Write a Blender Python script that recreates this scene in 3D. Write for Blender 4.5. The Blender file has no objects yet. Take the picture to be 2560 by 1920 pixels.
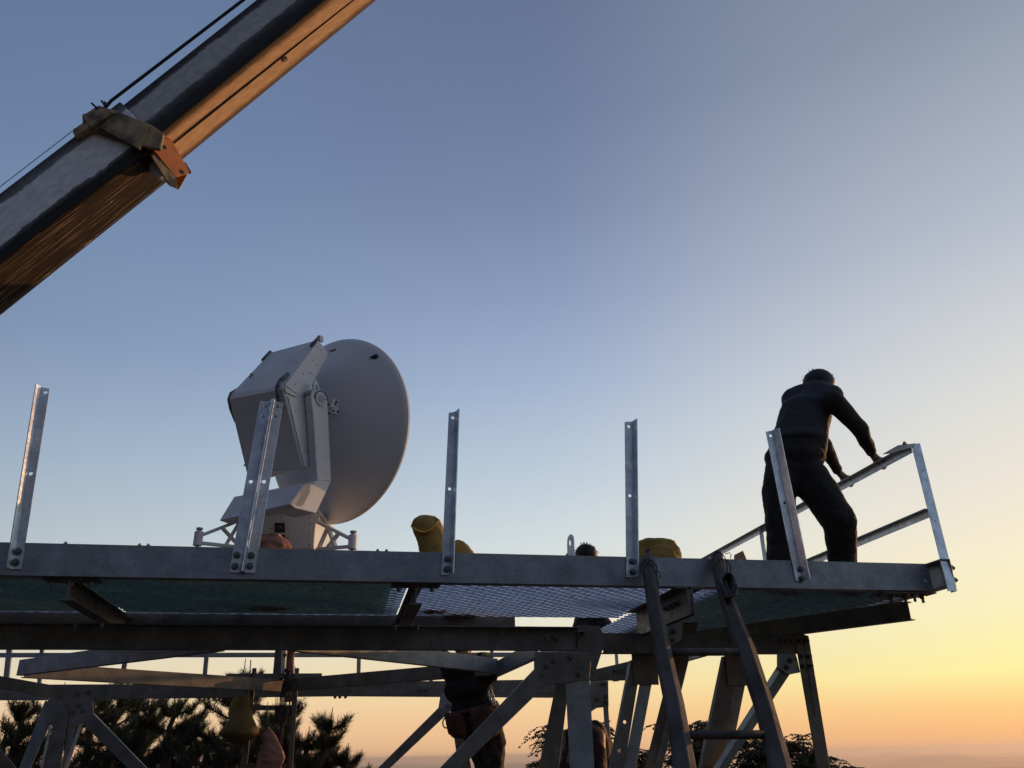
import bpy, bmesh, math, random
from mathutils import Vector, Matrix, noise
random.seed(7)
V = Vector
scene = bpy.context.scene
COL = scene.collection
# ------------------------------------------------------------------ camera
FPX, CX, CY = 2080.0, 1280.0, 960.0
PITCH, ROLL = math.radians(24.1), math.radians(1.2)
_F = V((0, math.cos(PITCH), math.sin(PITCH)))
_R0 = V((1, 0, 0)); _U0 = _R0.cross(_F)
_R = math.cos(ROLL) * _R0 - math.sin(ROLL) * _U0
_U = math.sin(ROLL) * _R0 + math.cos(ROLL) * _U0
def ray(x, y):
    return _F + (x - CX) / FPX * _R + (CY - y) / FPX * _U
def P(x, y, Y):
    d = ray(x, y); return d * (Y / d.y)
def PZ(x, y, z):
    d = ray(x, y); return d * (z / d.z)
def RP(x, y, p, n):
    d = ray(x, y); return d * (V(p).dot(n) / d.dot(n))
# plan frame of the platform: s runs along its near edge, d runs away from it
O0 = V((0.28, 5.227, 0)); T = V((0.9806, 0.1961, 0)); B = V((-0.1961, 0.9806, 0)); UP = V((0, 0, 1))
def FD(s, d, z): return O0 + T * s + B * d + UP * z
def RD(x, y, d): return RP(x, y, O0 + B * d, B)
def RS(x, y, s): return RP(x, y, O0 + T * s, T)
def sof(p): return (p - O0).dot(T)
def dof(p): return (p - O0).dot(B)
cam_d = bpy.data.cameras.new("camera"); cam = bpy.data.objects.new("camera", cam_d); COL.objects.link(cam)
cam_d.sensor_width = 36; cam_d.lens = 36 * FPX / 2560; cam_d.clip_start = 0.05; cam_d.clip_end = 60000
cam.matrix_world = Matrix((_R, _U, -_F)).transposed().to_4x4()
scene.camera = cam
# ------------------------------------------------------------------ light
SUN_AZ, SUN_EL = math.radians(52), math.radians(7)
w = bpy.data.worlds.new("World"); scene.world = w; w.use_nodes = True
nt = w.node_tree; N = nt.nodes; L = nt.links
bg = N["Background"]
sky = N.new("ShaderNodeTexSky"); sky.sky_type = 'NISHITA'; sky.sun_disc = False
sky.sun_elevation = SUN_EL; sky.sun_rotation = SUN_AZ
sky.altitude = 600; sky.air_density = 1.0; sky.dust_density = 1.0; sky.ozone_density = 1.0
def srgb(c): return tuple(((x / 255 + .055) / 1.055) ** 2.4 if x > 10 else x / 255 / 12.92 for x in c)
wtc = N.new("ShaderNodeTexCoord"); wsep = N.new("ShaderNodeSeparateXYZ"); L.new(wtc.outputs["Generated"], wsep.inputs[0])
def wmath(op, a, b=0.0):
    q_ = N.new("ShaderNodeMath"); q_.operation = op
    for i_, x_ in enumerate((a, b)):
        if isinstance(x_, (int, float)): q_.inputs[i_].default_value = x_
        else: L.new(x_, q_.inputs[i_])
    return q_.outputs[0]
el = wmath('ARCSINE', wsep.outputs[2]); elf = wmath('ADD', wmath('DIVIDE', el, math.radians(60)), .05)   # 0.05 at the horizon, 1.05 at 60 degrees up
hx = wmath('MULTIPLY', wsep.outputs[0], math.sin(SUN_AZ)); hy = wmath('MULTIPLY', wsep.outputs[1], math.cos(SUN_AZ))
hl_ = wmath('SQRT', wmath('ADD', wmath('MULTIPLY', wsep.outputs[0], wsep.outputs[0]), wmath('MULTIPLY', wsep.outputs[1], wsep.outputs[1])))
ca = wmath('DIVIDE', wmath('ADD', hx, hy), wmath('MAXIMUM', hl_, .0001))
def wramp(stops):
    c = N.new("ShaderNodeValToRGB"); e = c.color_ramp.elements; c.color_ramp.interpolation = 'B_SPLINE' if False else 'LINEAR'
    while len(e) > 1: e.remove(e[-1])
    for i_, (deg, col) in enumerate(stops):
        pos = deg / 60 + .05
        x_ = e[0] if i_ == 0 else e.new(pos)
        x_.position = pos; x_.color = (*srgb(col), 1)
    L.new(elf, c.inputs[0]); return c.outputs[0]
SKY_BACK = [(-3, (34, 31, 28)), (0, (88, 86, 96)), (10, (102, 104, 124)), (30, (96, 110, 140)), (57, (92, 108, 142))]
SKY_LEFT = [(-3, (120, 100, 84)), (0, (238, 188, 148)), (2, (247, 205, 165)), (4, (245, 222, 182)), (7, (226, 225, 210)), (10, (206, 213, 213)), (13, (186, 200, 208)), (17, (168, 187, 207)), (21, (151, 171, 198)), (25, (134, 156, 188)), (38, (111, 134, 170)), (57, (92, 110, 142))]
SKY_MID = [(-3, (120, 100, 84)), (0, (242, 190, 144)), (2, (250, 203, 152)), (4, (253, 223, 168)), (8, (242, 236, 214)), (13, (221, 229, 230)), (18, (196, 211, 225)), (24, (168, 186, 214)), (30, (144, 162, 195)), (36, (124, 141, 174)), (42, (112, 128, 162)), (49, (103, 118, 150)), (57, (98, 113, 145))]
SKY_SUN = [(-3, (130, 95, 70)), (0, (226, 165, 118)), (.9, (244, 178, 117)), (2.2, (255, 203, 126)), (4, (255, 246, 158)), (6.2, (255, 244, 178)), (10.6, (255, 241, 206)), (15, (244, 234, 217)), (20, (229, 228, 222)), (24.5, (213, 215, 218)), (30, (188, 195, 208)), (36, (168, 177, 193)), (42, (144, 156, 174)), (50, (131, 144, 165)), (57, (123, 136, 158))]
def wmix(f_, a_, b_):
    q_ = N.new("ShaderNodeMix"); q_.data_type = 'RGBA'; L.new(f_, q_.inputs[0]) if not isinstance(f_, float) else setattr(q_.inputs[0], 'default_value', f_)
    L.new(a_, q_.inputs[6]); L.new(b_, q_.inputs[7]); return q_.outputs[2]
def wrange(a0, a1):
    q_ = N.new("ShaderNodeMapRange"); q_.interpolation_type = 'SMOOTHSTEP'; q_.inputs[1].default_value = a0; q_.inputs[2].default_value = a1; L.new(ca, q_.inputs[0]); return q_.outputs[0]
grad = wmix(wrange(-.55, .22), wramp(SKY_BACK), wramp(SKY_LEFT))
grad = wmix(wrange(.05, .75), grad, wramp(SKY_MID)); grad = wmix(wrange(.62, 1.03), grad, wramp(SKY_SUN))
sc_ = N.new("ShaderNodeMix"); sc_.data_type = 'RGBA'; sc_.blend_type = 'MULTIPLY'; sc_.inputs[0].default_value = 1; sc_.inputs[7].default_value = (10, 10, 10, 1); sc_.clamp_result = False
L.new(grad, sc_.inputs[6])
L.new(wmix(.90, sky.outputs[0], sc_.outputs[2]), bg.inputs[0]); bg.inputs[1].default_value = 0.1
sd = bpy.data.lights.new("sun", 'SUN'); sd.energy = 2.2; sd.angle = math.radians(0.5); sd.color = (1.0, 0.50, 0.22)
so = bpy.data.objects.new("sun", sd); COL.objects.link(so)
sdir = V((math.sin(SUN_AZ) * math.cos(SUN_EL), math.cos(SUN_AZ) * math.cos(SUN_EL), math.sin(SUN_EL)))
so.rotation_euler = (-sdir).to_track_quat('-Z', 'Y').to_euler()
scene.view_settings.view_transform = 'Standard'; scene.view_settings.look = 'None'
scene.view_settings.exposure = 0.0; scene.view_settings.gamma = 1.0
scene.view_settings.use_curve_mapping = False
# ------------------------------------------------------------------ materials
def mat(name, c1, c2=None, rough=0.5, metal=0.0, scale=6.0, rvar=0.12, bump=0.0, bscale=40.0, stretch=None, lo=0.35, hi=0.65, spec=None, detail=6, spots=None):
    m = bpy.data.materials.new(name); m.use_nodes = True
    n = m.node_tree.nodes; l = m.node_tree.links; p = n["Principled BSDF"]
    tc = n.new("ShaderNodeTexCoord"); mp = n.new("ShaderNodeMapping"); l.new(tc.outputs["Object"], mp.inputs[0])
    if stretch: mp.inputs["Scale"].default_value = stretch
    nz = n.new("ShaderNodeTexNoise"); nz.inputs["Scale"].default_value = scale; nz.inputs["Detail"].default_value = detail
    l.new(mp.outputs[0], nz.inputs["Vector"])
    cr = n.new("ShaderNodeValToRGB"); l.new(nz.outputs[0], cr.inputs[0])
    cr.color_ramp.elements[0].position = lo; cr.color_ramp.elements[1].position = hi
    cr.color_ramp.elements[0].color = (*c1, 1); cr.color_ramp.elements[1].color = (*(c2 or c1), 1)
    colo = cr.outputs[0]
    if spots:
        nb = n.new("ShaderNodeTexNoise"); nb.inputs["Scale"].default_value = 2.2; nb.inputs["Detail"].default_value = 9; nb.inputs["Roughness"].default_value = .7; l.new(mp.outputs[0], nb.inputs["Vector"])
        r2 = n.new("ShaderNodeValToRGB"); r2.color_ramp.elements[0].position = .35; r2.color_ramp.elements[0].color = (.80, .80, .80, 1); r2.color_ramp.elements[1].position = .65; r2.color_ramp.elements[1].color = (1.12, 1.12, 1.12, 1); l.new(nb.outputs[0], r2.inputs[0])
        vo = n.new("ShaderNodeTexVoronoi"); vo.inputs["Scale"].default_value = 70; l.new(mp.outputs[0], vo.inputs["Vector"])
        r3 = n.new("ShaderNodeMapRange"); r3.inputs[3].default_value = .88; r3.inputs[4].default_value = 1.12; l.new(vo.outputs["Color"], r3.inputs[0])
        ml = n.new("ShaderNodeMix"); ml.data_type = 'RGBA'; ml.blend_type = 'MULTIPLY'; ml.inputs[0].default_value = 1; l.new(colo, ml.inputs[6]); l.new(r2.outputs[0], ml.inputs[7])
        m3 = n.new("ShaderNodeMix"); m3.data_type = 'RGBA'; m3.blend_type = 'MULTIPLY'; m3.inputs[0].default_value = 1; l.new(ml.outputs[2], m3.inputs[6]); l.new(r3.outputs[0], m3.inputs[7])
        ns = n.new("ShaderNodeTexNoise"); ns.inputs["Scale"].default_value = 11; ns.inputs["Detail"].default_value = 7; ns.inputs["Roughness"].default_value = .75; l.new(mp.outputs[0], ns.inputs["Vector"])
        r4 = n.new("ShaderNodeValToRGB"); r4.color_ramp.elements[0].position = .63; r4.color_ramp.elements[0].color = (0, 0, 0, 1); r4.color_ramp.elements[1].position = .72; r4.color_ramp.elements[1].color = (.8, .8, .8, 1); l.new(ns.outputs[0], r4.inputs[0])
        m4 = n.new("ShaderNodeMix"); m4.data_type = 'RGBA'; l.new(r4.outputs[0], m4.inputs[0]); l.new(m3.outputs[2], m4.inputs[6]); m4.inputs[7].default_value = (*spots, 1); colo = m4.outputs[2]
    l.new(colo, p.inputs["Base Color"])
    n2 = n.new("ShaderNodeTexNoise"); n2.inputs["Scale"].default_value = scale * 3.1; n2.inputs["Detail"].default_value = 4
    l.new(mp.outputs[0], n2.inputs["Vector"])
    mr = n.new("ShaderNodeMapRange"); mr.inputs[1].default_value = 0.3; mr.inputs[2].default_value = 0.7
    mr.inputs[3].default_value = max(0.02, rough - rvar); mr.inputs[4].default_value = min(1, rough + rvar)
    l.new(n2.outputs[0], mr.inputs[0]); l.new(mr.outputs[0], p.inputs["Roughness"])
    p.inputs["Metallic"].default_value = metal
    if spec is not None: p.inputs["Specular IOR Level"].default_value = spec
    if bump:
        n3 = n.new("ShaderNodeTexNoise"); n3.inputs["Scale"].default_value = bscale; n3.inputs["Detail"].default_value = 5
        l.new(mp.outputs[0], n3.inputs["Vector"])
        b = n.new("ShaderNodeBump"); b.inputs["Strength"].default_value = bump; b.inputs["Distance"].default_value = 0.01
        l.new(n3.outputs[0], b.inputs["Height"]); l.new(b.outputs[0], p.inputs["Normal"])
    return m
M = {}
M['galv'] = mat('galvanised_steel', (.26, .29, .315), (.35, .38, .405), .46, .45, 9, .1, .12, 60, spots=(.09, .08, .07))
M['galv_dull'] = mat('weathered_galvanised_steel', (.15, .15, .144), (.24, .235, .22), .52, .4, 7, .12, .15, 50, spots=(.07, .045, .03))
M['galv_bright'] = mat('new_galvanised_steel', (.58, .64, .68), (.78, .84, .88), .36, .65, 14, .1, .1, 90, spots=(.40, .42, .44))
M['galv_tan'] = mat('warm_lit_galvanised_steel', (.14, .115, .088), (.23, .195, .155), .55, .35, 5, .12, .2, 40, spots=(.10, .055, .03))  # warm tint puts orange and beige sunlight into the steel's colour
M['meshsteel'] = mat('expanded_metal', (.42, .46, .54), (.60, .65, .75), .34, .65, 20, .08)
M['bolt'] = mat('bolt_steel', (.13, .135, .14), (.22, .225, .23), .42, .7, 40, .1)
M['white'] = mat('white_enamel', (.68, .69, .70), (.75, .76, .77), .38, 0, 3, .06, .03, 20)
M['white_dish'] = mat('dish_paint', (.68, .70, .71), (.73, .75, .76), .5, 0, 2, .05)
M['black'] = mat('black_plastic', (.012, .012, .013), None, .4, 0)
M['rubber'] = mat('dark_seal', (.10, .11, .12), (.14, .15, .16), .6, 0)
M['wood'] = mat('old_grey_wood', (.04, .035, .03), (.11, .098, .088), .8, 0, 5, .1, .5, 30, (1, 1, .25))
M['woodlight'] = mat('raw_wood', (.42, .24, .11), (.55, .33, .16), .7, 0, 8, .1, .2, 40)
M['rope'] = mat('dark_rope', (.02, .02, .022), (.05, .045, .04), .85, 0, 60)
M['rope_purple'] = mat('blue_black_rope', (.02, .02, .045), (.07, .04, .05), .8, 0, 30)
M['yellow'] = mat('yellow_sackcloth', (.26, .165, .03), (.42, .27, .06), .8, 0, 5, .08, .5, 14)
M['yellow_lit'] = mat('lit_yellow_lining', (.78, .40, .06), (.86, .50, .10), .8, 0, 7, .08, .5, 18)  # brighter colour stands for light shining through the sackcloth
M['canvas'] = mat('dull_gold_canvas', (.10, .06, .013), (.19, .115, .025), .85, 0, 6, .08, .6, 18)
M['salmon'] = mat('salmon_cloth', (.32, .14, .09), (.46, .23, .15), .8, 0, 6, .08, .6, 14)
M['ochre'] = mat('orange_paint', (.58, .21, .035), (.46, .15, .03), .5, 0, 9, .1, .2, 30)
M['collar'] = mat('worn_ochre_paint', (.09, .06, .03), (.42, .29, .14), .6, 0, 7, .1, .3, 30, None, .36, .58)
M['black_cloth'] = mat('black_cloth', (.004, .004, .0045), (.014, .014, .015), .85, 0, 12, .08, .5, 18)
M['vest'] = mat('dark_vest', (.026, .031, .036), (.036, .043, .049), .8, 0, 12, .08, .5, 16)
M['sleeve'] = mat('dark_green_sleeve', (.022, .022, .018), (.032, .030, .022), .85, 0, 12, .08, .5, 16)
M['maroon'] = mat('maroon_shirt', (.020, .006, .008), (.035, .011, .013), .8, 0, 7, .08, .5, 12)
M['camo'] = mat('mottled_work_trousers', (.018, .015, .012), (.10, .06, .035), .85, 0, 14, .08, .4, 16, None, .48, .6)
M['leather'] = mat('brown_leather', (.06, .024, .012), (.11, .042, .02), .6, 0, 8, .1, .4, 30)
M['glove'] = mat('yellow_green_glove', (.16, .15, .04), (.34, .30, .10), .85, 0, 25)
M['hair'] = mat('black_hair', (.006, .005, .005), (.012, .01, .009), .6, 0, 40)
M['skin'] = mat('skin', (.28, .14, .085), (.34, .18, .11), .55, 0, 20)
M['ink'] = mat('black_ink', (.012, .012, .012), None, .7)
M['tarp'] = mat('green_netting', (.02, .075, .045), (.03, .10, .065), .8, 0, 6, .1, .3, 30)
_tm = M['tarp'].node_tree; _tp = _tm.nodes["Principled BSDF"]; _tr = _tm.nodes.new("ShaderNodeBsdfTranslucent"); _tr.inputs[0].default_value = (.38, .50, .44, 1)
_mx = _tm.nodes.new("ShaderNodeMixShader"); _mx.inputs[0].default_value = .75; _tm.links.new(_tp.outputs[0], _mx.inputs[1]); _tm.links.new(_tr.outputs[0], _mx.inputs[2]); _tm.links.new(_mx.outputs[0], _tm.nodes["Material Output"].inputs[0])
M['bark'] = mat('bark', (.05, .032, .022), (.10, .065, .045), .9, 0, 8, .05, .6, 20)
M['needle'] = mat('pine_needles', (.022, .036, .016), (.05, .065, .028), .7, 0, 1.6)
M['leaf'] = mat('broad_foliage', (.028, .04, .014), (.06, .065, .02), .7, 0, 1.6)
M['ground'] = mat('summit_ground', (.045, .038, .026), (.09, .075, .05), .95, 0, .6, .03, .5, 8)
M['concrete'] = mat('concrete', (.28, .27, .25), (.36, .35, .33), .9, 0, 4, .05, .3, 30)
# ------------------------------------------------------------------ mesh building
class MB:
    def __init__(s): s.v = []; s.f = []; s.uv = {}
    def add(s, vs, fs):
        o = len(s.v); s.v += [V(x) for x in vs]; s.f += [tuple(i + o for i in f) for f in fs]
    def prism(s, poly, off):
        n = len(poly); off = V(off)
        s.add(list(poly) + [V(p) + off for p in poly],
              [tuple(range(n)), tuple(reversed(range(n, 2 * n)))] + [(i, i + n, (i + 1) % n + n, (i + 1) % n) for i in range(n)])
        return s
    def sweep(s, a, b, prof, side, up):
        """profile [(x,y)] swept from a to b; x along side, y along up"""
        a = V(a); b = V(b); return s.prism([a + side * x + up * y for x, y in prof], b - a)
    def box(s, c, x, y, z):
        c = V(c); return s.prism([c - x - y - z, c + x - y - z, c + x + y - z, c - x + y - z], z * 2)
    def cyl(s, a, b, r, n=12, r2=None):
        a = V(a); b = V(b); ax = (b - a).normalized(); r2 = r if r2 is None else r2
        q = ax.orthogonal().normalized(); k = ax.cross(q)
        va = [a + (q * math.cos(2 * math.pi * i / n) + k * math.sin(2 * math.pi * i / n)) * r for i in range(n)]
        vb = [b + (q * math.cos(2 * math.pi * i / n) + k * math.sin(2 * math.pi * i / n)) * r2 for i in range(n)]
        s.add(va + vb, [tuple(reversed(range(n))), tuple(range(n, 2 * n))] + [(i, (i + 1) % n, (i + 1) % n + n, i + n) for i in range(n)])
        return s
    def tube(s, pts, r, n=8):
        pts = [V(p) for p in pts]; rs = r if isinstance(r, (list, tuple)) else [r] * len(pts)
        vs = []; q = None
        for i, p in enumerate(pts):
            t = (pts[min(i + 1, len(pts) - 1)] - pts[max(i - 1, 0)]).normalized()
            if q is None: q = t.orthogonal().normalized()
            q = (q - t * q.dot(t)).normalized(); k = t.cross(q)
            vs += [p + (q * math.cos(2 * math.pi * j / n) + k * math.sin(2 * math.pi * j / n)) * rs[i] for j in range(n)]
        fs = [(i * n + j, i * n + (j + 1) % n, (i + 1) * n + (j + 1) % n, (i + 1) * n + j) for i in range(len(pts) - 1) for j in range(n)]
        fs += [tuple(reversed(range(n))), tuple(range((len(pts) - 1) * n, len(pts) * n))]
        s.add(vs, fs); return s
    def ball(s, c, r, seg=10, ring=7, sq=None):
        c = V(c); vs = [c + UP * r]; sq = sq or Matrix.Identity(3)
        vs = [c + sq @ (UP * r)]
        for i in range(1, ring):
            a = math.pi * i / ring
            for j in range(seg):
                b = 2 * math.pi * j / seg
                vs.append(c + sq @ (V((math.sin(a) * math.cos(b), math.sin(a) * math.sin(b), math.cos(a))) * r))
        vs.append(c - sq @ (UP * r)); fs = []
        for j in range(seg):
            fs.append((0, 1 + j, 1 + (j + 1) % seg)); k = 1 + (ring - 2) * seg
            fs.append((len(vs) - 1, k + (j + 1) % seg, k + j))
            for i in range(ring - 2):
                a = 1 + i * seg
                fs.append((a + j, a + seg + j, a + seg + (j + 1) % seg, a + (j + 1) % seg))
        s.add(vs, fs); return s
    def build(s, name, m, parent=None, smooth=False, bevel=0, fixn=True):
        me = bpy.data.meshes.new(name); me.from_pydata([tuple(x) for x in s.v], [], s.f)
        if fixn:
            bm = bmesh.new(); bm.from_mesh(me); bmesh.ops.recalc_face_normals(bm, faces=bm.faces); bm.to_mesh(me); bm.free()
        for mm in (m if isinstance(m, (list, tuple)) else [m]): me.materials.append(M[mm] if isinstance(mm, str) else mm)
        o = bpy.data.objects.new(name, me); COL.objects.link(o)
        if smooth:
            for p in me.polygons: p.use_smooth = True
        if bevel:
            b = o.modifiers.new("bevel", 'BEVEL'); b.width = bevel; b.segments = 1; b.limit_method = 'ANGLE'; b.angle_limit = math.radians(50)
        if parent is not None: attach(o, parent)
        return o
def attach(o, parent):
    o.parent = parent; bpy.context.view_layer.update(); o.matrix_parent_inverse = parent.matrix_world.inverted()
def tag(o, label=None, cat=None, group=None, kind=None):
    if label: o['label'] = label
    if cat: o['category'] = cat
    if group: o['group'] = group
    if kind: o['kind'] = kind
    return o
def thing(name, loc, label, cat, group=None):
    o = bpy.data.objects.new(name, None); COL.objects.link(o); o.location = loc; o.empty_display_size = .2
    bpy.context.view_layer.update(); return tag(o, label, cat, group)
def plate(poly, d, t, back=1):
    """polygon given on the plane d of the frame, thickness t away from the viewer"""
    return MB().prism([RD(x, y, d) for x, y in poly], B * t * back)
def lerp(a, b, t): return a + (b - a) * t
# ------------------------------------------------------------------ terrain
def gz(x, y):
    base = -1.5 + .78 * min(1, max(0, (y - 3.2) / 2.6))
    r = math.hypot(x + 1, y - 8)
    e = max(0, r - 13)
    h = base - min(150.0, .28 * e) - 60 * (1 - math.exp(-e / 1500))
    if y < -4: h = max(h, -1.5 + .28 * (-4 - y) * (1 + .25 * noise.noise(V((x / 9, y / 9, 2)))) if y > -60 else 22)  # unseen bank behind the camera, added to block low sky light
    if r > 900 and y > -60:
        k = min(1, (r - 900) / 2500)
        a = noise.noise(V((x / 1500, y / 1500, .3))); b = noise.noise(V((x / 520, y / 520, 4.3)))
        rid = (1 - abs(noise.noise(V((x / 2300 + 7, y / 2300 - 3, 1.3)))) * 2.4)
        h += k * (max(0, rid) ** 2 * 95 + a * 60 + b * 26) * (r / 9000 + .35)
        h = min(h, -r * .0066 - 8 + max(0, noise.noise(V((x / 900 + 3, y / 900, 8)))) * r * .009)
    return h
rad = [0, 2, 4, 6, 8, 10, 12, 14, 17, 21, 26, 32, 40, 55, 75, 100, 140, 190, 260, 350, 450, 560, 700, 850]
q = 850
while q < 17000: q *= 1.028; rad.append(q)
NA = 420; vs = [V((-1, 8, gz(-1, 8)))]; fs = []
for i, r in enumerate(rad[1:]):
    for j in range(NA):
        a = 2 * math.pi * j / NA; x = -1 + r * math.sin(a); y = 8 + r * math.cos(a); vs.append(V((x, y, gz(x, y) + (0.03 * noise.noise(V((x, y, 0))) if r < 60 else 0))))
for j in range(NA): fs.append((0, 1 + (j + 1) % NA, 1 + j))
for i in range(len(rad) - 2):
    o = 1 + i * NA
    for j in range(NA): fs.append((o + j, o + (j + 1) % NA, o + NA + (j + 1) % NA, o + NA + j))
g = MB(); g.add(vs, fs); tag(g.build("terrain", 'ground', smooth=True), kind='structure', label='dark wooded summit ground falling away to hazy hills')
# haze slab: thin, even, top just above the highest thing
hz = MB(); hz.box((0, 0, -190), V((17500, 0, 0)), V((0, 17500, 0)), V((0, 0, 205)))
hm = bpy.data.materials.new("haze"); hm.use_nodes = True; hn = hm.node_tree.nodes; hl = hm.node_tree.links
hn.remove(hn["Principled BSDF"]); pv = hn.new("ShaderNodeVolumePrincipled")
pv.inputs["Color"].default_value = (.96, .86, .76, 1); pv.inputs["Density"].default_value = 1.7e-4; pv.inputs["Anisotropy"].default_value = .45
hl.new(pv.outputs[0], hn["Material Output"].inputs["Volume"])
M['haze'] = hm
hobj = hz.build("haze", 'haze'); tag(hobj, 'pale haze over the far hills', kind='stuff')
# ================================================================== STEEL PLATFORM
plat = thing("steel_platform", FD(-1.5, 3, -.72), "galvanised steel platform on braced legs with mesh floor and upright guard posts", "platform")
def part(mb, name, m='galv', label=None, bevel=.002, parent=None, smooth=False):
    o = mb.build(name, m, parent or plat, bevel=bevel, smooth=smooth)
    if label: o['label'] = label
    return o
def bolt(parent, p, ax, r=.014, h=.014, name="bolt"):
    ax = V(ax).normalized(); m = MB(); m.cyl(p, V(p) + ax * .004, r * 1.45, 12); m.cyl(V(p) + ax * .004, V(p) + ax * (.004 + h), r, 6)
    m.cyl(V(p) + ax * (.004 + h), V(p) + ax * (.012 + h), r * .55, 8)
    return part(m, name, 'bolt', bevel=0, parent=parent)
ZT, ZB = 1.15, .968
SR = 2.645                      # right edge of the platform
s0 = -4.1
sE = sof(RD(2326, 1440, 0)) 
# near edge channel (web outside, flanges inside), with two holes at its right end
def cprof(h, wd, t=.008): return [(0, 0), (wd, 0), (wd, t), (t, t), (t, h - t), (wd, h - t), (wd, h), (0, h)]
near = MB()
def web_with_holes(mb, sa, sb, za, zb, holes, d, t):
    # rectangle cut into vertical strips round each hole pair, one octagonal hole per hole
    seg = 16
    bm = bmesh.new()
    outer = [bm.verts.new(FD(s, d, z)) for s, z in ((sa, za), (sb, za), (sb, zb), (sa, zb))]
    eds = [bm.edges.new((outer[i], outer[(i + 1) % 4])) for i in range(4)]
    for (hs, hz_, hr) in holes:
        vv = [bm.verts.new(FD(hs + hr * math.cos(2 * math.pi * k / seg), d, hz_ + hr * math.sin(2 * math.pi * k / seg))) for k in range(seg)]
        eds += [bm.edges.new((vv[k], vv[(k + 1) % seg])) for k in range(seg)]
    bmesh.ops.triangle_fill(bm, edges=eds, use_beauty=True, use_dissolve=False)
    r = bmesh.ops.extrude_face_region(bm, geom=bm.faces[:])
    bmesh.ops.translate(bm, verts=[e for e in r['geom'] if isinstance(e, bmesh.types.BMVert)], vec=B * t)
    bm.verts.index_update()
    mb.add([v.co.copy() for v in bm.verts], [tuple(v.index for v in f.verts) for f in bm.faces]); bm.free()
h1 = RD(2307, 1429, 0); h2 = RD(2314, 1450, 0)
web_with_holes(near, s0, sE, ZB, ZT, [(sof(h1), h1.z, .0135), (sof(h2), h2.z, .0125)], 0, .008)
near.sweep(FD(s0, .008, ZB), FD(sE, .008, ZB), [(0, 0), (.07, 0), (.07, .008), (0, .008)], B, UP)
near.sweep(FD(s0, .008, ZT - .008), FD(sE, .008, ZT - .008), [(0, 0), (.07, 0), (.07, .008), (0, .008)], B, UP)
part(near, "edge_channel", 'galv', bevel=0)
# side edge channel at the right, web outside, running back
sc = MB(); sc.sweep(FD(SR, -.165, ZB), FD(SR, 7.3, ZB), [(-x, y) for x, y in cprof(ZT - ZB, .07)], T, UP); part(sc, "edge_channel", 'galv')
# inner edge of the walkway
ie = MB(); sIn = sof(RD(1288, 1552, 1.45)); zi = RD(700, 1562, 1.45).z; ie.sweep(FD(s0, 1.45, zi), FD(sIn, 1.45, zi), cprof(ZB + .03 - zi, .06), B, UP); part(ie, "edge_channel", 'galv_dull')
ie = MB(); ie.sweep(FD(1.25, .1, ZB - .0), FD(1.25, 7.3, ZB), [(x, y) for x, y in cprof(.15, .06)], T, UP)
# expanded-metal floor
def expanded(name, sa, sb, da, db, z=.985, label=None):
    LW, SW, wd, th = .100, .048, .0105, .003
    vs = []; fs = []
    ns = int((sb - sa) / (LW / 2)); nd = int((db - da) / SW)
    for j in range(nd):
        prev = None
        for i in range(ns + 1):
            s = sa + i * LW / 2; sg = 1 if (i + j) % 2 else -1
            d = da + (j + .5) * SW + sg * SW * .42; hh = sg * .004
            c = FD(s, d, z + hh); a = B * (wd * .5) * .55 + UP * (wd * .5) * .9; nn = (B * .85 - UP * .5) * th * .5
            k = len(vs); vs += [c - a - nn, c + a - nn, c + a + nn, c - a + nn]
            if prev is not None:
                for e in range(4): fs.append((prev + e, prev + (e + 1) % 4, k + (e + 1) % 4, k + e))
            prev = k
    m = MB(); m.add(vs, fs); o = m.build(name, 'meshsteel', plat, fixn=False)
    if label: o['label'] = label
    return o
sC1 = sof(RD(170, 1475, .05)); sC2 = sof(RD(1040, 1475, .05)); sC3 = sof(RD(1716, 1475, .05))
expanded("floor_mesh", s0, sC1, .03, 1.44)
expanded("floor_mesh", sC1 + .01, sC2 - .005, .03, 1.44)
expanded("floor_mesh", sC2 + .005, sC3 - .01, .03, 1.44)
expanded("floor_mesh", sC3 + .01, SR - .08, .03, 3.6)
# cantilever beams running straight back under the floor
def ibeam_prof(h, wd, t=.009): 
    a = wd / 2; return [(-a, 0), (a, 0), (a, t), (t / 2, t), (t / 2, h - t), (a, h - t), (a, h), (-a, h), (-a, h - t), (-t / 2, h - t), (-t / 2, t), (-a, t)]
for k, (s, d1) in enumerate(((sC1, 1.5), (sC2, 1.5))):
    c = MB(); c.sweep(FD(s, .05, ZB - .125), FD(s, d1, ZB - .125), ibeam_prof(.115, .08), T, UP); 
    c.box(FD(s, .10, ZB - .006), T * .15, B * .06, UP * .003)
    o = part(c, "cantilever_beam", 'galv_dull')
    for i in (-.12, -.02, .08):
        bolt(o, FD(s + i + .02, .085, ZB - .012), -UP, .016, .02)
    for i in (-.09, .06): bolt(o, FD(s + i, .62, .80), -UP, .014, .02)
# double channel at the joint, gap between the two webs
c = MB()
for sg in (-1, 1):
    c.sweep(FD(sC3 + sg * .012, -.004, ZB - .178), FD(sC3 + sg * .012, 1.0, ZB - .178), [(0, 0), (sg * .009, 0), (sg * .009, .165), (sg * .085, .165), (sg * .085, .174), (0, .174)], T, UP)
c.box(FD(sC3, .01, ZB - .095), T * .009, B * .006, UP * .075)
o = part(c, "cantilever_beam", 'galv_dull', "double channel beam at the joint of the two floors")
for i in (0, 1, 2): bolt(o, FD(sC3 - .022, .16 + .09 * i, .885), -T, .015, .03)
bolt(o, FD(sC3 + .022, .18, .90), T, .015, .025)
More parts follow.
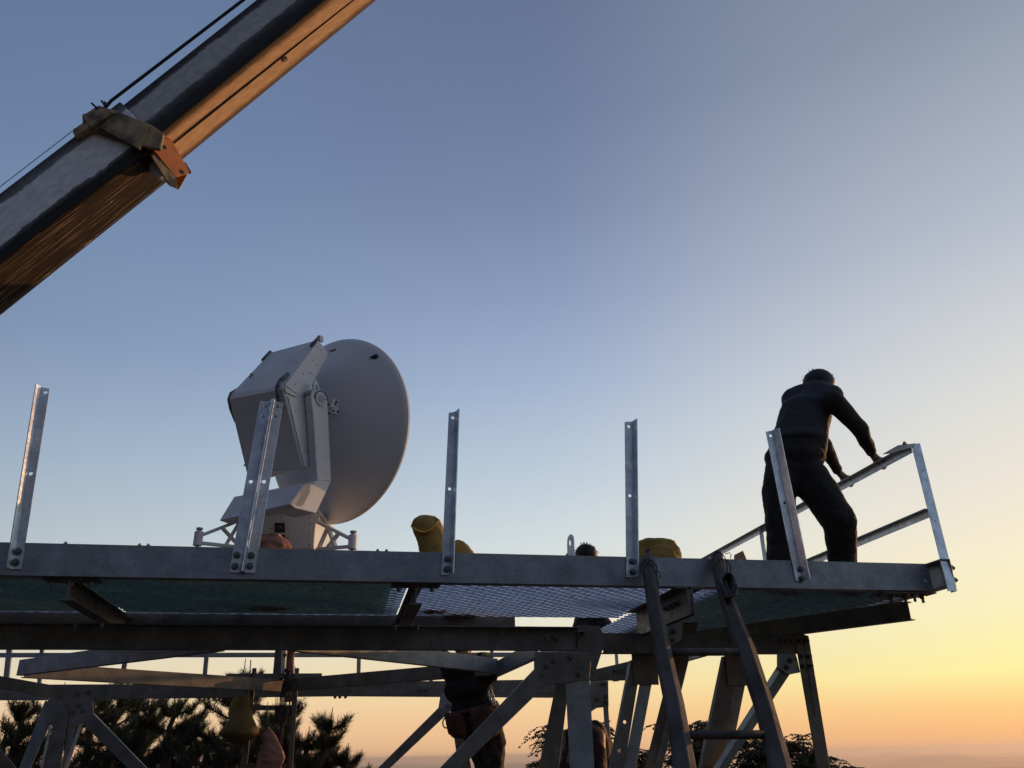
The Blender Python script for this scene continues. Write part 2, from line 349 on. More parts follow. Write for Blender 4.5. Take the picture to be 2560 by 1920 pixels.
# diagonal beam under the right corner
a = PZ(2268, 1502, .945); b_ = PZ(1690, 1585, .945)
dv = (b_ - a).normalized(); sv = V((dv.y, -dv.x, 0))
c = MB(); c.sweep(a - UP * .128, b_ - UP * .128, [(x, y) for x, y in cprof(.128, .07)], sv, UP); o = part(c, "cantilever_beam", 'galv_dull', "diagonal beam under the right corner")
for k in range(2): bolt(o, a + dv * (.22 + .2 * k) + sv * .04 - UP * .01 , -UP, .018, .03)
# corner base piece under the edge with hanging bolts
c = MB(); c.box(FD(SR - .22, .1, ZB - .012), T * .2, B * .09, UP * .004); o = part(c, "gusset_plate", 'galv_dull')
for i, j in ((-.16, .05), (-.06, .09), (.02, .05), (.07, .02), (.16, .06)): 
    m = MB(); p = FD(SR - .24 + i, .03 + j, ZB - .016); m.cyl(p, p - UP * .022, .019, 6); m.cyl(p - UP * .022, p - UP * .05, .010, 8); part(m, "bolt", 'bolt', parent=o, bevel=0)
def holed(mb, outer, holes, off):
    """flat polygon (3-D points) with real round holes [(centre, r)], extruded by off"""
    u = (outer[1] - outer[0]).normalized(); nn = u.cross(outer[2] - outer[1]).normalized(); v = nn.cross(u)
    bm = bmesh.new(); ov = [bm.verts.new(p) for p in outer]; ed = [bm.edges.new((ov[i], ov[(i + 1) % len(ov)])) for i in range(len(ov))]
    for c, r in holes:
        c = c - nn * (c - outer[0]).dot(nn); hv = [bm.verts.new(c + u * r * math.cos(2 * math.pi * k / 16) + v * r * math.sin(2 * math.pi * k / 16)) for k in range(16)]
        ed += [bm.edges.new((hv[k], hv[(k + 1) % 16])) for k in range(16)]
    bmesh.ops.triangle_fill(bm, edges=ed, use_beauty=True)
    r_ = bmesh.ops.extrude_face_region(bm, geom=bm.faces[:]); bmesh.ops.translate(bm, verts=[e for e in r_['geom'] if isinstance(e, bmesh.types.BMVert)], vec=off)
    bm.verts.index_update(); mb.add([q.co.copy() for q in bm.verts], [tuple(q.index for q in f.verts) for f in bm.faces]); bm.free(); return mb
# ---- guard posts on the near edge (angle sections)
def guard_post(bl, br, tl, tr, corner, label, holes=(), bolts=(), hi=None, dd=-.010):
    """bl,br,tl,tr: pixel outline corners; corner: fraction where the bend sits, 0 = left, 1 = right"""
    m = MB(); t = .006
    def face(pts, d): return [RD(x, y, d) for x, y in pts]
    if corner < .5:
        cb = (lerp(bl[0], br[0], corner), lerp(bl[1], br[1], corner)); ct = (lerp(tl[0], tr[0], corner), lerp(tl[1], tr[1], corner))
        A = (cb, br, tr, ct); E1, E2 = bl, tl
    else:
        cb = (lerp(bl[0], br[0], corner), lerp(bl[1], br[1], corner)); ct = (lerp(tl[0], tr[0], corner), lerp(tl[1], tr[1], corner))
        A = (bl, cb, ct, tl); E1, E2 = br, tr
    f = face(A, dd); holed(m, f, [(RD(x, y, dd), r) for x, y, r in holes], B * t)
    pc, pt = RD(*cb, dd), RD(*ct, dd); e1 = RD(E1[0], E1[1] , dd - .05); e2 = RD(E2[0], E2[1], dd - .05)
    e1.z = pc.z; e2.z = pt.z
    nrm = (pt - pc).cross(e1 - pc).normalized() * (t if corner < .5 else -t)
    m.prism([pc, e1, e2, pt], nrm)
    o = part(m, "guard_post", 'galv_bright', label, bevel=0)
    for (x, y) in bolts: bolt(o, RD(x, y, dd - .001), -B, .0145, .013)
    return o
M['galv_hole'] = mat('pale_inside_of_hole', (.70, .76, .84), None, .5, 0)
guard_post((14, 1423), (53, 1423), (87, 964), (124, 972), .36, "leftmost guard post, leaning right", [(114, 981, .011), (77, 1184, .011)], [(45, 1379), (39, 1406)])
gp = guard_post((573, 1430), (606, 1432), (650, 1002), (682, 1004), .80, "left half of the back-to-back double post", [(664, 1016, .012), (658, 1041, .012), (627, 1204, .012)], [(592, 1388), (587, 1416)])
guard_post((607, 1432), (637, 1432), (683, 1003), (708, 1006), .12, "right half of the back-to-back double post", [(693, 1016, .012), (689, 1041, .012), (660, 1204, .012)], [(628, 1389), (624, 1415)])
guard_post((1103, 1437), (1135, 1438), (1122, 1032), (1149, 1027), .68, "middle guard post between the yellow sack and the lug", [(1132, 1044, .011), (1124, 1222, .011)], [(1119, 1398), (1117, 1423)])
guard_post((1566, 1443), (1598, 1444), (1562, 1055), (1594, 1052), .66, "guard post beside the ladder top", [(1572, 1066, .011), (1575, 1239, .011)], [(1580, 1404), (1581, 1430)])
guard_post((1990, 1453), (2027, 1449), (1915, 1079), (1949, 1072), .52, "guard post in front of the person, leaning left", [(1927, 1089, .011), (1962, 1257, .011)], [(2000, 1423), (2004, 1447)])
# small bolt heads on the top edge
for x, y in ((163, 1362), (348, 1367), (370, 1367), (944, 1379), (966, 1380), (1418, 1388)):
    p = RD(x, y + 2, .03); bolt(plat, V((p.x, p.y, ZT)), UP, .012, .006)
# ---- right side railing
pB = RS(2390, 1476, SR + .004); pT = RS(2296, 1106, SR + .004)
ZR = pT.z
# corner post: angle with one leg facing the viewer
c = MB()
bl, br = RD(2369, 1470, -.175), RD(2393, 1478, -.175); tl, tr = RD(2279, 1110, -.04), RD(2300, 1108, -.04); bl.z = br.z
holed(c, [bl, br, tr, tl], [(lerp(lerp(bl, br, .5), lerp(tl, tr, .5), t_), .010) for t_ in (.90, .80, .45)], B * .006)
c.prism([br + B * .006, br + B * .055, tr + B * .055, tr + B * .006], -T * .006)
o = part(c, "guard_post", 'galv_bright', "corner post of the finished railing", bevel=0)
for z_ in (1.095, 1.015): bolt(o, FD(SR + .016, -.135, z_), T, .014, .014)
def side_rail(z, d0, d1, hh=.055, ww=.05, label=None):
    m = MB(); m.sweep(FD(SR - .008, d0, z - hh), FD(SR - .008, d1, z - hh), [(0, 0), (-.005, 0), (-.005, hh - .005), (-ww, hh - .005), (-ww, hh), (0, hh)], T, UP)
    return part(m, "guard_rail", 'galv_bright', label, bevel=.001)
side_rail(ZR, -.05, 7.2, label="top rail of the finished side railing")
zm = RS(2338, 1268, SR).z
side_rail(zm, -.10, 7.2, label="middle rail of the side railing")
for x, y in ((1922, 1400), (1788, 1395), (1700, 1400)):
    q = RS(x, y, SR); d = dof(q); m = MB()
    m.sweep(FD(SR - .018, d, ZB + .02), FD(SR - .018, d, ZR - .01), [(0, 0), (.005, 0), (.005, .045), (.0, .045)], T, B)
    m.sweep(FD(SR - .058, d, ZB + .02), FD(SR - .058, d, ZR - .01), [(0, 0), (.04, 0), (.04, .005), (.0, .005)], T, B)
    o = part(m, "guard_post", 'galv_bright'); bolt(o, FD(SR - .02, d + .022, ZR - .035), -T, .014, .014)
# loose splice plate on the top rail corner
c = MB(); c.prism([RS(x, y, SR - .06) for x, y in ((2204, 1136), (2244, 1113), (2288, 1108), (2283, 1118), (2225, 1134))], T * .005)
o = part(c, "splice_plate", 'galv_bright'); bolt(o, RS(2262, 1112, SR - .05) , UP, .013, .012)
# ---- ring beam of the tower, near side, opening toward the viewer
DR = .72
sA = sof(RD(1447, 1600, DR))
zt, zb = RD(700, 1561, DR).z, RD(700, 1626, DR + .055).z
c = MB(); c.sweep(FD(s0, DR, zb), FD(sA, DR, zb), [(.055 - x + .008, y) for x, y in cprof(zt - zb, .06, .009)], B, UP); ring = part(c, "ring_beam", 'galv_dull', "near ring beam under the walkway")
for x, y in ((598, 1582), (680, 1584), (1390, 1594)): bolt(ring, RD(x, y, DR + .05), -B, .018, .02)
# gusset and column at the near right tower corner
DG = DR - .012
c = plate([(1338, 1631), (1479, 1631), (1474, 1697), (1414, 1708), (1362, 1713), (1336, 1685)], DG, .01); gus = part(c, "gusset_plate", 'galv_dull')
for x, y in ((1366, 1594), (1386, 1650), (1368, 1664), (1356, 1686), (1427, 1644), (1448, 1684)): bolt(gus, RD(x, y, DG - .001), -B, .016, .015)
GL = -.78
def leg(tlx, trx, blx, brx, d, wd=.06, m='galv_dull', name="column", label=None, flange=None, ground=GL, holes=()):
    """inclined leg: outline top-left, top-right, bottom-left, bottom-right pixels on plane d, prolonged to the ground; flange: 'l','r' or None leg running back"""
    tl, tr, bl, br = [RD(x, y, d) for x, y in (tlx, trx, blx, brx)]
    def ext(t, b): return t + (b - t) * ((ground - t.z) / (b.z - t.z))
    bl, br = ext(tl, bl), ext(tr, br)
    c = MB(); holed(c, [tl, tr, br, bl], [(RD(x, y, d), .012) for x, y in holes], B * .008)
    if flange == 'l': c.prism([tl + B * .008, bl + B * .008, bl + B * wd, tl + B * wd], T * .008)
    if flange == 'r': c.prism([tr + B * .008, br + B * .008, br + B * wd, tr + B * wd], -T * .008)
    return part(c, name, m, label)
leg((1414, 1700), (1474, 1690), (1425, 1920), (1486, 1920), DG + .012, .06, 'galv', flange='r', label="near corner column of the tower")
leg((1392, 1700), (1424, 1700), (1347, 1920), (1397, 1920), DG + .35, .05, 'galv_dull', name="brace")
# diagonal brace from the near gusset down to the left
def brace(pts, d, t=.008, m='galv_dull', label=None, flange=None, fm=None):
    c = MB(); q = [RD(x, y, d) for x, y in pts]; c.prism(q, B * t)
    if flange is not None:
        a, b_ = q[flange], q[(flange + 1) % len(q)]; c.prism([a + B * t, b_ + B * t, b_ + B * .06, a + B * .06], (q[(flange + 2) % len(q)] - b_).normalized() * .007)
    return part(c, "brace", m, label)
brace([(1342, 1668), (1372, 1706), (1085, 1985), (1040, 1985)], DG - .008, flange=3, m='galv_dull')
# side face of the near corner: gusset in the side plane and web
part(plate([(1446, 1562), (1500, 1566), (1514, 1602), (1482, 1700), (1470, 1700), (1446, 1632)], DR + .075, .01), "gusset_plate", 'galv_dull')
c = MB(); c.sweep(FD(sA, DR + .02, .62), FD(sA, 2.2, .62), cprof(.17, .06), T, UP); part(c, "ring_beam", 'galv_dull')
# ---- second bay to the right (plane DB)
DB = .95
zt2, zb2 = RD(1800, 1584, DB).z, RD(1800, 1634, DB).z
sB = sof(RD(1990, 1600, DB)); sL2 = sof(RD(1508, 1625, DB))
c = MB(); c.sweep(FD(sL2, DB, zb2), FD(sB, DB, zb2), [(x, y) for x, y in cprof(zt2 - zb2, .06, .009)], B, UP); o = part(c, "ring_beam", 'galv_dull', "ring beam of the right bay")
for x, y in ((1953, 1601), (1966, 1602), (1978, 1602)): bolt(o, RD(x, y, DB - .001), -B, .016, .02)
DC = DB - .01
colB = leg((1984, 1577), (2022, 1590), (2043, 1920), (2076, 1920), DC, .07, 'galv_tan', flange='r', label="right-hand column tinted tan to stand for orange light")  # orange light on this column is carried by the tan colour
m = MB(); a, b_ = RD(2006, 1584, DC - .0015), RD(2037, 1790, DC - .0015); m.sweep(a, b_, [(-.002, 0), (.002, 0), (.002, .003), (-.002, .003)], T, B); part(m, "seam", 'black', parent=colB, bevel=0)
for y in (1602, 1641, 1665):
    for dx in (-9, 9):
        x = 2007 + (y - 1602) * .16 + dx; bolt(colB, RD(x, y, DC - .002), -B, .014, .022)
c = plate([(1943, 1632), (1990, 1632), (2001, 1681), (1971, 1687), (1943, 1668)], DC + .012, .008); o = part(c, "gusset_plate", 'galv')
for x, y in ((1977, 1651), (1967, 1668)): bolt(o, RD(x, y, DC + .01), -B, .016, .02)
brace([(1950, 1655), (1984, 1664), (1815, 1920), (1790, 1958), (1759, 1958)], DC + .035, m='galv_bright', flange=2, label="pale diagonal brace of the right bay")
c = plate([(1976, 1640), (1988, 1666), (1815, 1926), (1800, 1920)], DC + .028, .006); part(c, "brace", 'galv_dull')
# inner gussets with pairs of angle legs
for gp_, lg in (
    (((1579, 1632), (1642, 1636), (1648, 1712), (1585, 1712)), (((1578, 1650), (1604, 1650), (1527, 1920), (1561, 1920), 'galv_dull'), ((1600, 1708), (1630, 1708), (1560, 1920), (1590, 1920), 'galv'))),
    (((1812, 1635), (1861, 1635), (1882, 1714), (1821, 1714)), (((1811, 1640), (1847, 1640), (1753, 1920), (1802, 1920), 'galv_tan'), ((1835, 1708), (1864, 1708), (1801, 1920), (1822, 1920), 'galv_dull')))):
    d = DB + .08; c = plate(gp_, d, .01); part(c, "gusset_plate", 'galv_tan')
    for i, (a, b_, cc, dd_, mm) in enumerate(lg): leg(a, b_, cc, dd_, d + .014 + .004 * i, .06, mm, flange='l' if i == 0 else None, holes=((1562, 1805), (1548, 1876)) if a == (1578, 1650) else ())
leg((1704, 1556), (1745, 1556), (1612, 1920), (1634, 1920), DB + .3, .05, 'galv_tan')
leg((1725, 1556), (1746, 1556), (1635, 1920), (1656, 1920), DB + .29, .05, 'galv_dull')
c = plate([(1672, 1552), (1711, 1536), (1703, 1600), (1676, 1614)], .6, .008); o = part(c, "gusset_plate", 'galv')
for x, y in ((1684, 1580), (1683, 1601)): bolt(o, RD(x, y, .598), -B, .015, .015)
# ---- horizontal bracing, a square turned on its corner between the ring beams
ZL = .66
def hbeam(pa, pb, z=ZL, h=.12, m='galv_dull', label=None, lower=True):
    a = PZ(pa[0], pa[1], z); b_ = PZ(pb[0], pb[1], z); dv = (b_ - a).normalized(); sv = V((-dv.y, dv.x, 0))
    if sv.y < 0: sv = -sv
    c = MB(); off = V((0, 0, 0)) if lower else -UP * h
    c.sweep(a + off, b_ + off, cprof(h, .055, .007), sv, UP); return part(c, "bracing_beam", m, label)
hbeam((40, 1689), (545, 1627), m='galv', label="bracing beam rising to the right")
hbeam((738, 1627), (1245, 1683), m='galv', label="bright bracing beam falling to the right")
hbeam((60, 1694), (720, 1730), m='galv_tan')
hbeam((1225, 1688), (715, 1728), m='galv_tan')
hbeam((1190, 1712), (1345, 1640), m='galv')
# ---- far side of the tower
DF = 5.3
def facebeam(pts, d, wd=.07, m='galv', name="ring_beam", label=None, t=.009):
    q = [RD(x, y, d) for x, y in pts]; c = MB(); c.prism(q, B * t)
    tl, tr, br, bl = q
    c.prism([tl + B * t, tr + B * t, tr + B * wd, tl + B * wd], -UP * t); c.prism([bl + B * t, br + B * t, br + B * wd, bl + B * wd], UP * t)
    return part(c, name, m, label)
o = facebeam([(128, 1716), (1410, 1698), (1410, 1733), (128, 1749)], DF, m='galv_dull', label="far ring beam")
for x in (1050, 1066): bolt(o, RD(x, 1724, DF - .001), -B, .02, .02)
for x, y in ((523, 1741), (551, 1741), (838, 1737), (850, 1737), (864, 1737)): bolt(o, RD(x, y, DF + .05), -UP, .02, .03)
facebeam([(-260, 1644), (150, 1716), (150, 1752), (-260, 1667)], DF - .02, m='galv_tan', label="left ring beam, tan colour standing for a lit patch")  # tan colour stands for the lit patch on this beam
facebeam([(-200, 1700), (120, 1740), (120, 1750), (-200, 1750)], DF + .3, m='galv', label="dark lower beam at the left edge")
c = plate([(120, 1748), (232, 1747), (233, 1786), (205, 1810), (170, 1812), (118, 1812)], DF - .03, .012); o = part(c, "gusset_plate", 'galv_dull')
for x, y in ((168, 1763), (196, 1764), (150, 1786), (181, 1781), (206, 1778), (192, 1733), (219, 1729)): bolt(o, RD(x, y, DF - .032), -B, .02, .015)
leg((112, 1752), (149, 1756), (52, 1908), (78, 1916), DF + .02, .06, 'galv')
leg((148, 1757), (173, 1757), (104, 1920), (152, 1920), DF - .05, .08, 'galv_dull', flange='l')
leg((122, 1815), (128, 1815), (101, 1920), (106, 1920), DF - .058, .05, 'galv_bright', name="brace")  # narrow bright strip drawn as a sunlit inner face
leg((173, 1800), (195, 1800), (153, 1920), (160, 1920), DF + .05, .06, 'galv')
leg((199, 1805), (208, 1805), (160, 1920), (170, 1920), DF + .03, .06, 'galv_bright', name="brace")  # paler strip drawn as the sunlit edge of the leg
brace([(205, 1808), (233, 1783), (420, 1976), (375, 1976)], DF - .045, m='galv_dull', flange=1)
brace([(232, 1784), (234, 1783), (422, 1976), (419, 1976)], DF - .05, m='galv_bright')  # thin bright strip added as the brace's sunlit edge
brace([(-60, 1800), (95, 1985), (60, 2010), (-100, 1880)], 3.0, m='galv_tan')
# far right corner
c = plate([(1102, 1733), (1150, 1733), (1150, 1772), (1128, 1780), (1096, 1770)], DF - .03, .012); o = part(c, "gusset_plate", 'galv')
bolt(o, RD(1120, 1765, DF - .032), -B, .02, .015)
leg((1122, 1745), (1150, 1745), (1146, 1920), (1178, 1920), DF - .01, .07, 'galv_tan')
brace([(1098, 1768), (1130, 1774), (970, 1925), (925, 1975), (890, 1975)], DF - .045, m='galv_dull', flange=4)
# piece with marking at the right, small column and gusset
D3 = 3.6
facebeam([(1476, 1676), (1578, 1652), (1568, 1700), (1476, 1701)], D3, m='galv', name="bracing_beam", label="short pale beam with black marking")
o = plate([(1476, 1702), (1521, 1702), (1522, 1767), (1492, 1770), (1474, 1782)], D3 + .3, .012); o = part(o, "gusset_plate", 'galv')
for x, y in ((1505, 1710), (1513, 1710), (1515, 1743), (1515, 1757), (1492, 1750)): bolt(o, RD(x, y, D3 + .298), -B, .016, .02)
leg((1508, 1764), (1521, 1764), (1517, 1900), (1530, 1900), D3 + .32, .05, 'galv')
m = MB(); m.prism([RD(x, y, D3 + 1) for x, y in ((1535, 1600), (1543, 1600), (1547, 1668), (1539, 1668))], B * .01); part(m, "guard_post", 'galv_bright')
m = MB(); m.prism([RD(x, y, D3 + 1) for x, y in ((1700, 1630), (1790, 1630), (1776, 1637), (1717, 1651), (1700, 1655))], B * .01); part(m, "gusset_plate", 'galv_dull')
# black numbers, upside down, on the short beam
def text_mesh(txt, p, right, up, size, m, parent, name="marking"):
    cu = bpy.data.curves.new(name, 'FONT'); cu.body = txt; cu.size = size; cu.extrude = .0004
    to = bpy.data.objects.new("tmp_text", cu); COL.objects.link(to); bpy.context.view_layer.update()
    dg = bpy.context.evaluated_depsgraph_get(); me = bpy.data.meshes.new_from_object(to.evaluated_get(dg))
    bpy.data.objects.remove(to); me.materials.clear(); me.materials.append(M[m]); me.name = name
    o = bpy.data.objects.new(name, me); COL.objects.link(o)
    r = right.normalized(); u = up.normalized(); nn = r.cross(u)
    mw = Matrix((r, u, nn)).transposed().to_4x4(); mw.translation = p
    o.matrix_world = mw; bpy.context.view_layer.update()
    if parent is not None:
        w_ = o.matrix_world.copy(); o.parent = parent; o.matrix_parent_inverse = parent.matrix_world.inverted(); 
    return o
text_mesh("1554", RD(1564, 1674, D3 - .004), -T, -UP, .07, 'ink', plat)
# ---- far walkway edge and railing
DW = 7.4
rl = facebeam([(-60, 1632), (1345, 1631), (1345, 1642), (-60, 1643)], DW, .05, 'galv', "guard_rail", "far mid rail seen under the platform", .006)
facebeam([(-60, 1712), (1400, 1706), (1400, 1744), (-60, 1734)], DW + .02, .07, 'galv_tan', "edge_channel", "far edge channel")
for (xt, xb, wd) in ((315, 296, 12), (514, 504, 11), (893, 891, 10), (1075, 1073, 9), (101, 92, 10), (18, 6, 14), (1226, 1226, 8)):
    m = MB(); m.prism([RD(x, y, DW - .01) for x, y in ((xt, 1600), (xt + wd, 1600), (xb + wd, 1712), (xb, 1712))], B * .04); part(m, "guard_post", 'galv')
# lifting lug
def lug():
    bm = bmesh.new(); d = .5
    out = [(1419, 1392), (1419, 1350), (1421, 1341), (1425, 1336), (1430, 1336), (1434, 1341), (1435.5, 1350), (1437, 1392)]
    ov = [bm.verts.new(RD(x, y, d)) for x, y in out]; ed = [bm.edges.new((ov[i], ov[(i + 1) % len(ov)])) for i in range(len(ov))]
    hv = [bm.verts.new(RD(1425.5 + 2.6 * math.cos(a), 1357 + 8 * math.sin(a), d)) for a in [2 * math.pi * k / 12 for k in range(12)]]
    ed += [bm.edges.new((hv[i], hv[(i + 1) % 12])) for i in range(12)]
    bmesh.ops.triangle_fill(bm, edges=ed, use_beauty=True)
    r = bmesh.ops.extrude_face_region(bm, geom=bm.faces[:]); bmesh.ops.translate(bm, verts=[e for e in r['geom'] if isinstance(e, bmesh.types.BMVert)], vec=B * .016)
    bm.verts.index_update(); m = MB(); m.add([v.co.copy() for v in bm.verts], [tuple(v.index for v in f.verts) for f in bm.faces]); bm.free()
    a = RD(1419, 1392, d); b_ = RD(1437, 1392, d); m.prism([a, b_, V((b_.x, b_.y, 1.0)), V((a.x, a.y, 1.0))], B * .016)
    return m
part(lug(), "lifting_lug", 'galv_bright', "slotted lifting lug standing above the edge beam", bevel=0)
# concrete footings
for s, d in ((sA, .9), (sA, 5.4), (-4.6, .9), (-4.9, 5.4), (sB + .35, 1.0)):
    m = MB(); m.box(FD(s, d, -.86), T * .35, B * .35, UP * .12); part(m, "footing", 'concrete', bevel=.01)
# near left column, left of the frame
leg((-330, 1700), (-270, 1700), (-380, 1920), (-320, 1920), DG + .012, .06, 'galv', flange='l')
# ================================================================== helpers for soft shapes
def loft(prof, Y, ratio=.7, n=28, amp=.012, fr=7, seed=0, skew=0):
    """prof [(y, xl, xr)] in pixels from top to bottom; elliptical rings at depth Y"""
    vs = []; fs = []; R_ = len(prof)
    for i, (y, xl, xr) in enumerate(prof):
        a = P(xl, y, Y); b_ = P(xr, y, Y); c = (a + b_) / 2; hw = (b_ - a).length / 2
        for j in range(n):
            t = 2 * math.pi * j / n; p = c + V((math.cos(t) * hw, math.sin(t) * hw * ratio, 0))
            k = (.35 - abs(noise.noise(p * fr + V((seed, seed, 0))))) * amp * 1.6 + (.3 - abs(noise.noise(p * fr * 2.7 + V((seed, 3, 0))))) * amp * .9
            p += (p - c).normalized() * k if hw > 1e-4 else V((0, 0, 0)); vs.append(p)
    for i in range(R_ - 1):
        for j in range(n): fs.append((i * n + j, i * n + (j + 1) % n, (i + 1) * n + (j + 1) % n, (i + 1) * n + j))
    fs += [tuple(range(n)), tuple(range((R_ - 1) * n, R_ * n))]
    m = MB(); m.add(vs, fs); return m
def soft(o, lev=1):
    s = o.modifiers.new("sub", 'SUBSURF'); s.levels = lev; s.render_levels = lev; return o
def densify(prof, k=4):
    out = []
    for a, b_ in zip(prof, prof[1:]):
        for i in range(k): out.append(tuple(lerp(a[q], b_[q], i / k) for q in range(3)))
    out.append(prof[-1]); return out
# ---- tall yellow sack with its mouth open
YS = 6.3
sk = thing("sack", P(1080, 1395, YS) - UP * .2, "tall yellow sack with open mouth and dark print, left of the middle post", "sack")
m = loft(densify([(1289, 1056, 1076), (1292, 1044, 1088), (1300, 1034, 1098), (1314, 1028, 1105), (1330, 1034, 1109), (1352, 1043, 1112), (1375, 1051, 1116), (1398, 1056, 1122)], 3), YS, .8, amp=.016, fr=7)
o_ = len(m.v) - 28; m.f = m.f[:-1]; m.v += [V((v.x, v.y, .99)) for v in m.v[-28:]]; m.f += [(o_ + j, o_ + (j + 1) % 28, o_ + 28 + (j + 1) % 28, o_ + 28 + j) for j in range(28)]; m.f.append(tuple(range(o_ + 28, o_ + 56)))
body = m.build("sack_body", 'yellow', sk, smooth=True)
rim = [(1028, 1316), (1038, 1325), (1050, 1331), (1063, 1331), (1078, 1323), (1090, 1309), (1096, 1300), (1088, 1294), (1070, 1290), (1052, 1292), (1037, 1301)]
def SY(x, y): t_ = (x - 1065) / 42; return YS - .125 * math.sqrt(max(0, 1 - t_ * t_)) * min(1, (y - 1286) / 30) - .012
rp = [P(x, y, SY(x, y)) for x, y in rim]; cm = sum(rp, V((0, 0, 0))) / len(rp)
m = MB(); m.tube(rp + [rp[0]], .004, 6); m.build("mouth_rim", 'yellow', sk, smooth=True)
m = MB(); n_r = len(rp); m.add(rp + [lerp(p, cm, .55) + V((0, .05, .0)) for p in rp], [(i, (i + 1) % n_r, (i + 1) % n_r + n_r, i + n_r) for i in range(n_r)] + [tuple(range(n_r, 2 * n_r))]); m.build("mouth_lining", 'yellow_lit', sk, smooth=True)  # lining coloured brighter for light coming through the cloth
m = MB()   # two slanting rows of small unreadable print and a blot, following the cloth
def mark(x, y, w_, h_, yo=.015):
    c = P(x, y, SY(x, 1330) - yo); ex = (P(x + 4, y - 3.4, SY(x + 4, 1330) - yo) - c).normalized(); ez = V((0, 0, 1)); n3 = ex.cross(ez).normalized()
    m.prism([c, c + ex * w_, c + ex * w_ + ez * h_, c + ez * h_], n3 * .002)
random.seed(5)
for x0_, y0_, n_m in ((1078, 1377, 8), (1088, 1378, 6)):
    for k in range(n_m):
        x_, y_ = x0_ + k * 3.4, y0_ - k * 2.9
        for q_ in range(3): mark(x_ + random.uniform(0, 1.6), y_ - random.uniform(0, 3.2), random.uniform(.003, .007), random.uniform(.003, .010))
mark(1055, 1370, .009, .012); mark(1057, 1375, .005, .006)
m.build("printed_marks", 'ink', body)
m = loft(densify([(1350, 1138, 1150), (1356, 1132, 1162), (1368, 1125, 1172), (1385, 1118, 1186), (1400, 1115, 1190)], 3), YS + .25, .8, amp=.02, fr=8, seed=3)
o_ = len(m.v) - 28; m.f = m.f[:-1]; m.v += [V((v.x, v.y, .99)) for v in m.v[-28:]]; m.f += [(o_ + j, o_ + (j + 1) % 28, o_ + 28 + (j + 1) % 28, o_ + 28 + j) for j in range(28)]; m.f.append(tuple(range(o_ + 28, o_ + 56)))
tag(m.build("sack", 'yellow', smooth=True), "slumped yellow sack end showing right behind the middle post", "sack")
m = loft(densify([(1348, 1625, 1656), (1350, 1608, 1668), (1358, 1596, 1680), (1372, 1588, 1688), (1385, 1582, 1692), (1400, 1580, 1694)], 3), 6.35, .7, amp=.045, fr=6, seed=9)
o_ = len(m.v) - 28; m.f = m.f[:-1]; m.v += [V((v.x, v.y, .99)) for v in m.v[-28:]]; m.f += [(o_ + j, o_ + (j + 1) % 28, o_ + 28 + (j + 1) % 28, o_ + 28 + j) for j in range(28)]; m.f.append(tuple(range(o_ + 28, o_ + 56)))
ys2 = m.build("sack", 'yellow', smooth=True); tag(ys2, "rounded yellow sack behind the top of the ladder", "sack")
fr = MB()
for i in range(10):
    a = P(1684 + random.uniform(-5, 5), 1368 + i * 2, 6.3); fr.tube([a, a + V((random.uniform(0, .03), 0, random.uniform(.01, .05)))], .0009, 4)
fr.build("loose_thread", 'yellow', ys2)
m = loft(densify([(1336, 676, 690), (1338, 664, 702), (1344, 656, 708), (1355, 650, 715), (1370, 646, 721), (1385, 644, 724)], 3), 6.0, .8, amp=.045, fr=11, seed=5)
o_ = len(m.v) - 28; m.f = m.f[:-1]; m.v += [V((v.x, v.y, .99)) for v in m.v[-28:]]; m.f += [(o_ + j, o_ + (j + 1) % 28, o_ + 28 + (j + 1) % 28, o_ + 28 + j) for j in range(28)]; m.f.append(tuple(range(o_ + 28, o_ + 56)))
tag(m.build("sack", 'salmon', smooth=True), "crumpled salmon pink sack at the foot of the antenna base", "sack")
# wooden wedge
m = MB(); m.prism([RD(x, y, .3) for x, y in ((1842, 1384), (1858, 1376), (1868, 1400), (1868, 1440), (1842, 1440))], B * .05)
tag(m.build("wooden_wedge", 'woodlight', bevel=.004), "small pointed orange wood offcut standing on the platform left of the person", "wood offcut")
# green netting lying on the floor mesh at the left
m = MB(); nx, ny = 90, 16; gs0, gs1 = s0, sof(RD(985, 1500, .6)); vs = []; fs = []
for j in range(ny + 1):
    for i in range(nx + 1):
        s = lerp(gs0, gs1, i / nx); d = lerp(.09, 1.38, j / ny); vs.append(FD(s, d, 1.006 + .012 * (1 + noise.noise(V((s * 5, d * 3, 0))))))
for j in range(ny):
    for i in range(nx): k = j * (nx + 1) + i; fs.append((k, k + 1, k + nx + 2, k + nx + 1))
m.add(vs, fs); gt = m.build("ground_sheet", 'tarp', smooth=True); sm = gt.modifiers.new("t", 'SOLIDIFY'); sm.thickness = .002
tag(gt, "dark green sheet spread over the left part of the mesh floor", "sheet")
m = MB(); gs0, gs1 = sC3 + .30, SR - .10; vs = []; fs = []
for j in range(25):
    for i in range(31):
        s = lerp(gs0, gs1, i / 30); d = lerp(.10, 3.3, j / 24); vs.append(FD(s, d, 1.006 + .012 * (1 + noise.noise(V((s * 5, d * 3, 4))))))
for j in range(24):
    for i in range(30): k = j * 31 + i; fs.append((k, k + 1, k + 32, k + 31))
m.add(vs, fs); gt = m.build("ground_sheet", 'tarp', smooth=True); sm = gt.modifiers.new("t", 'SOLIDIFY'); sm.thickness = .002
tag(gt, "dark green sheet spread over the mesh floor under the standing person's corner", "sheet")
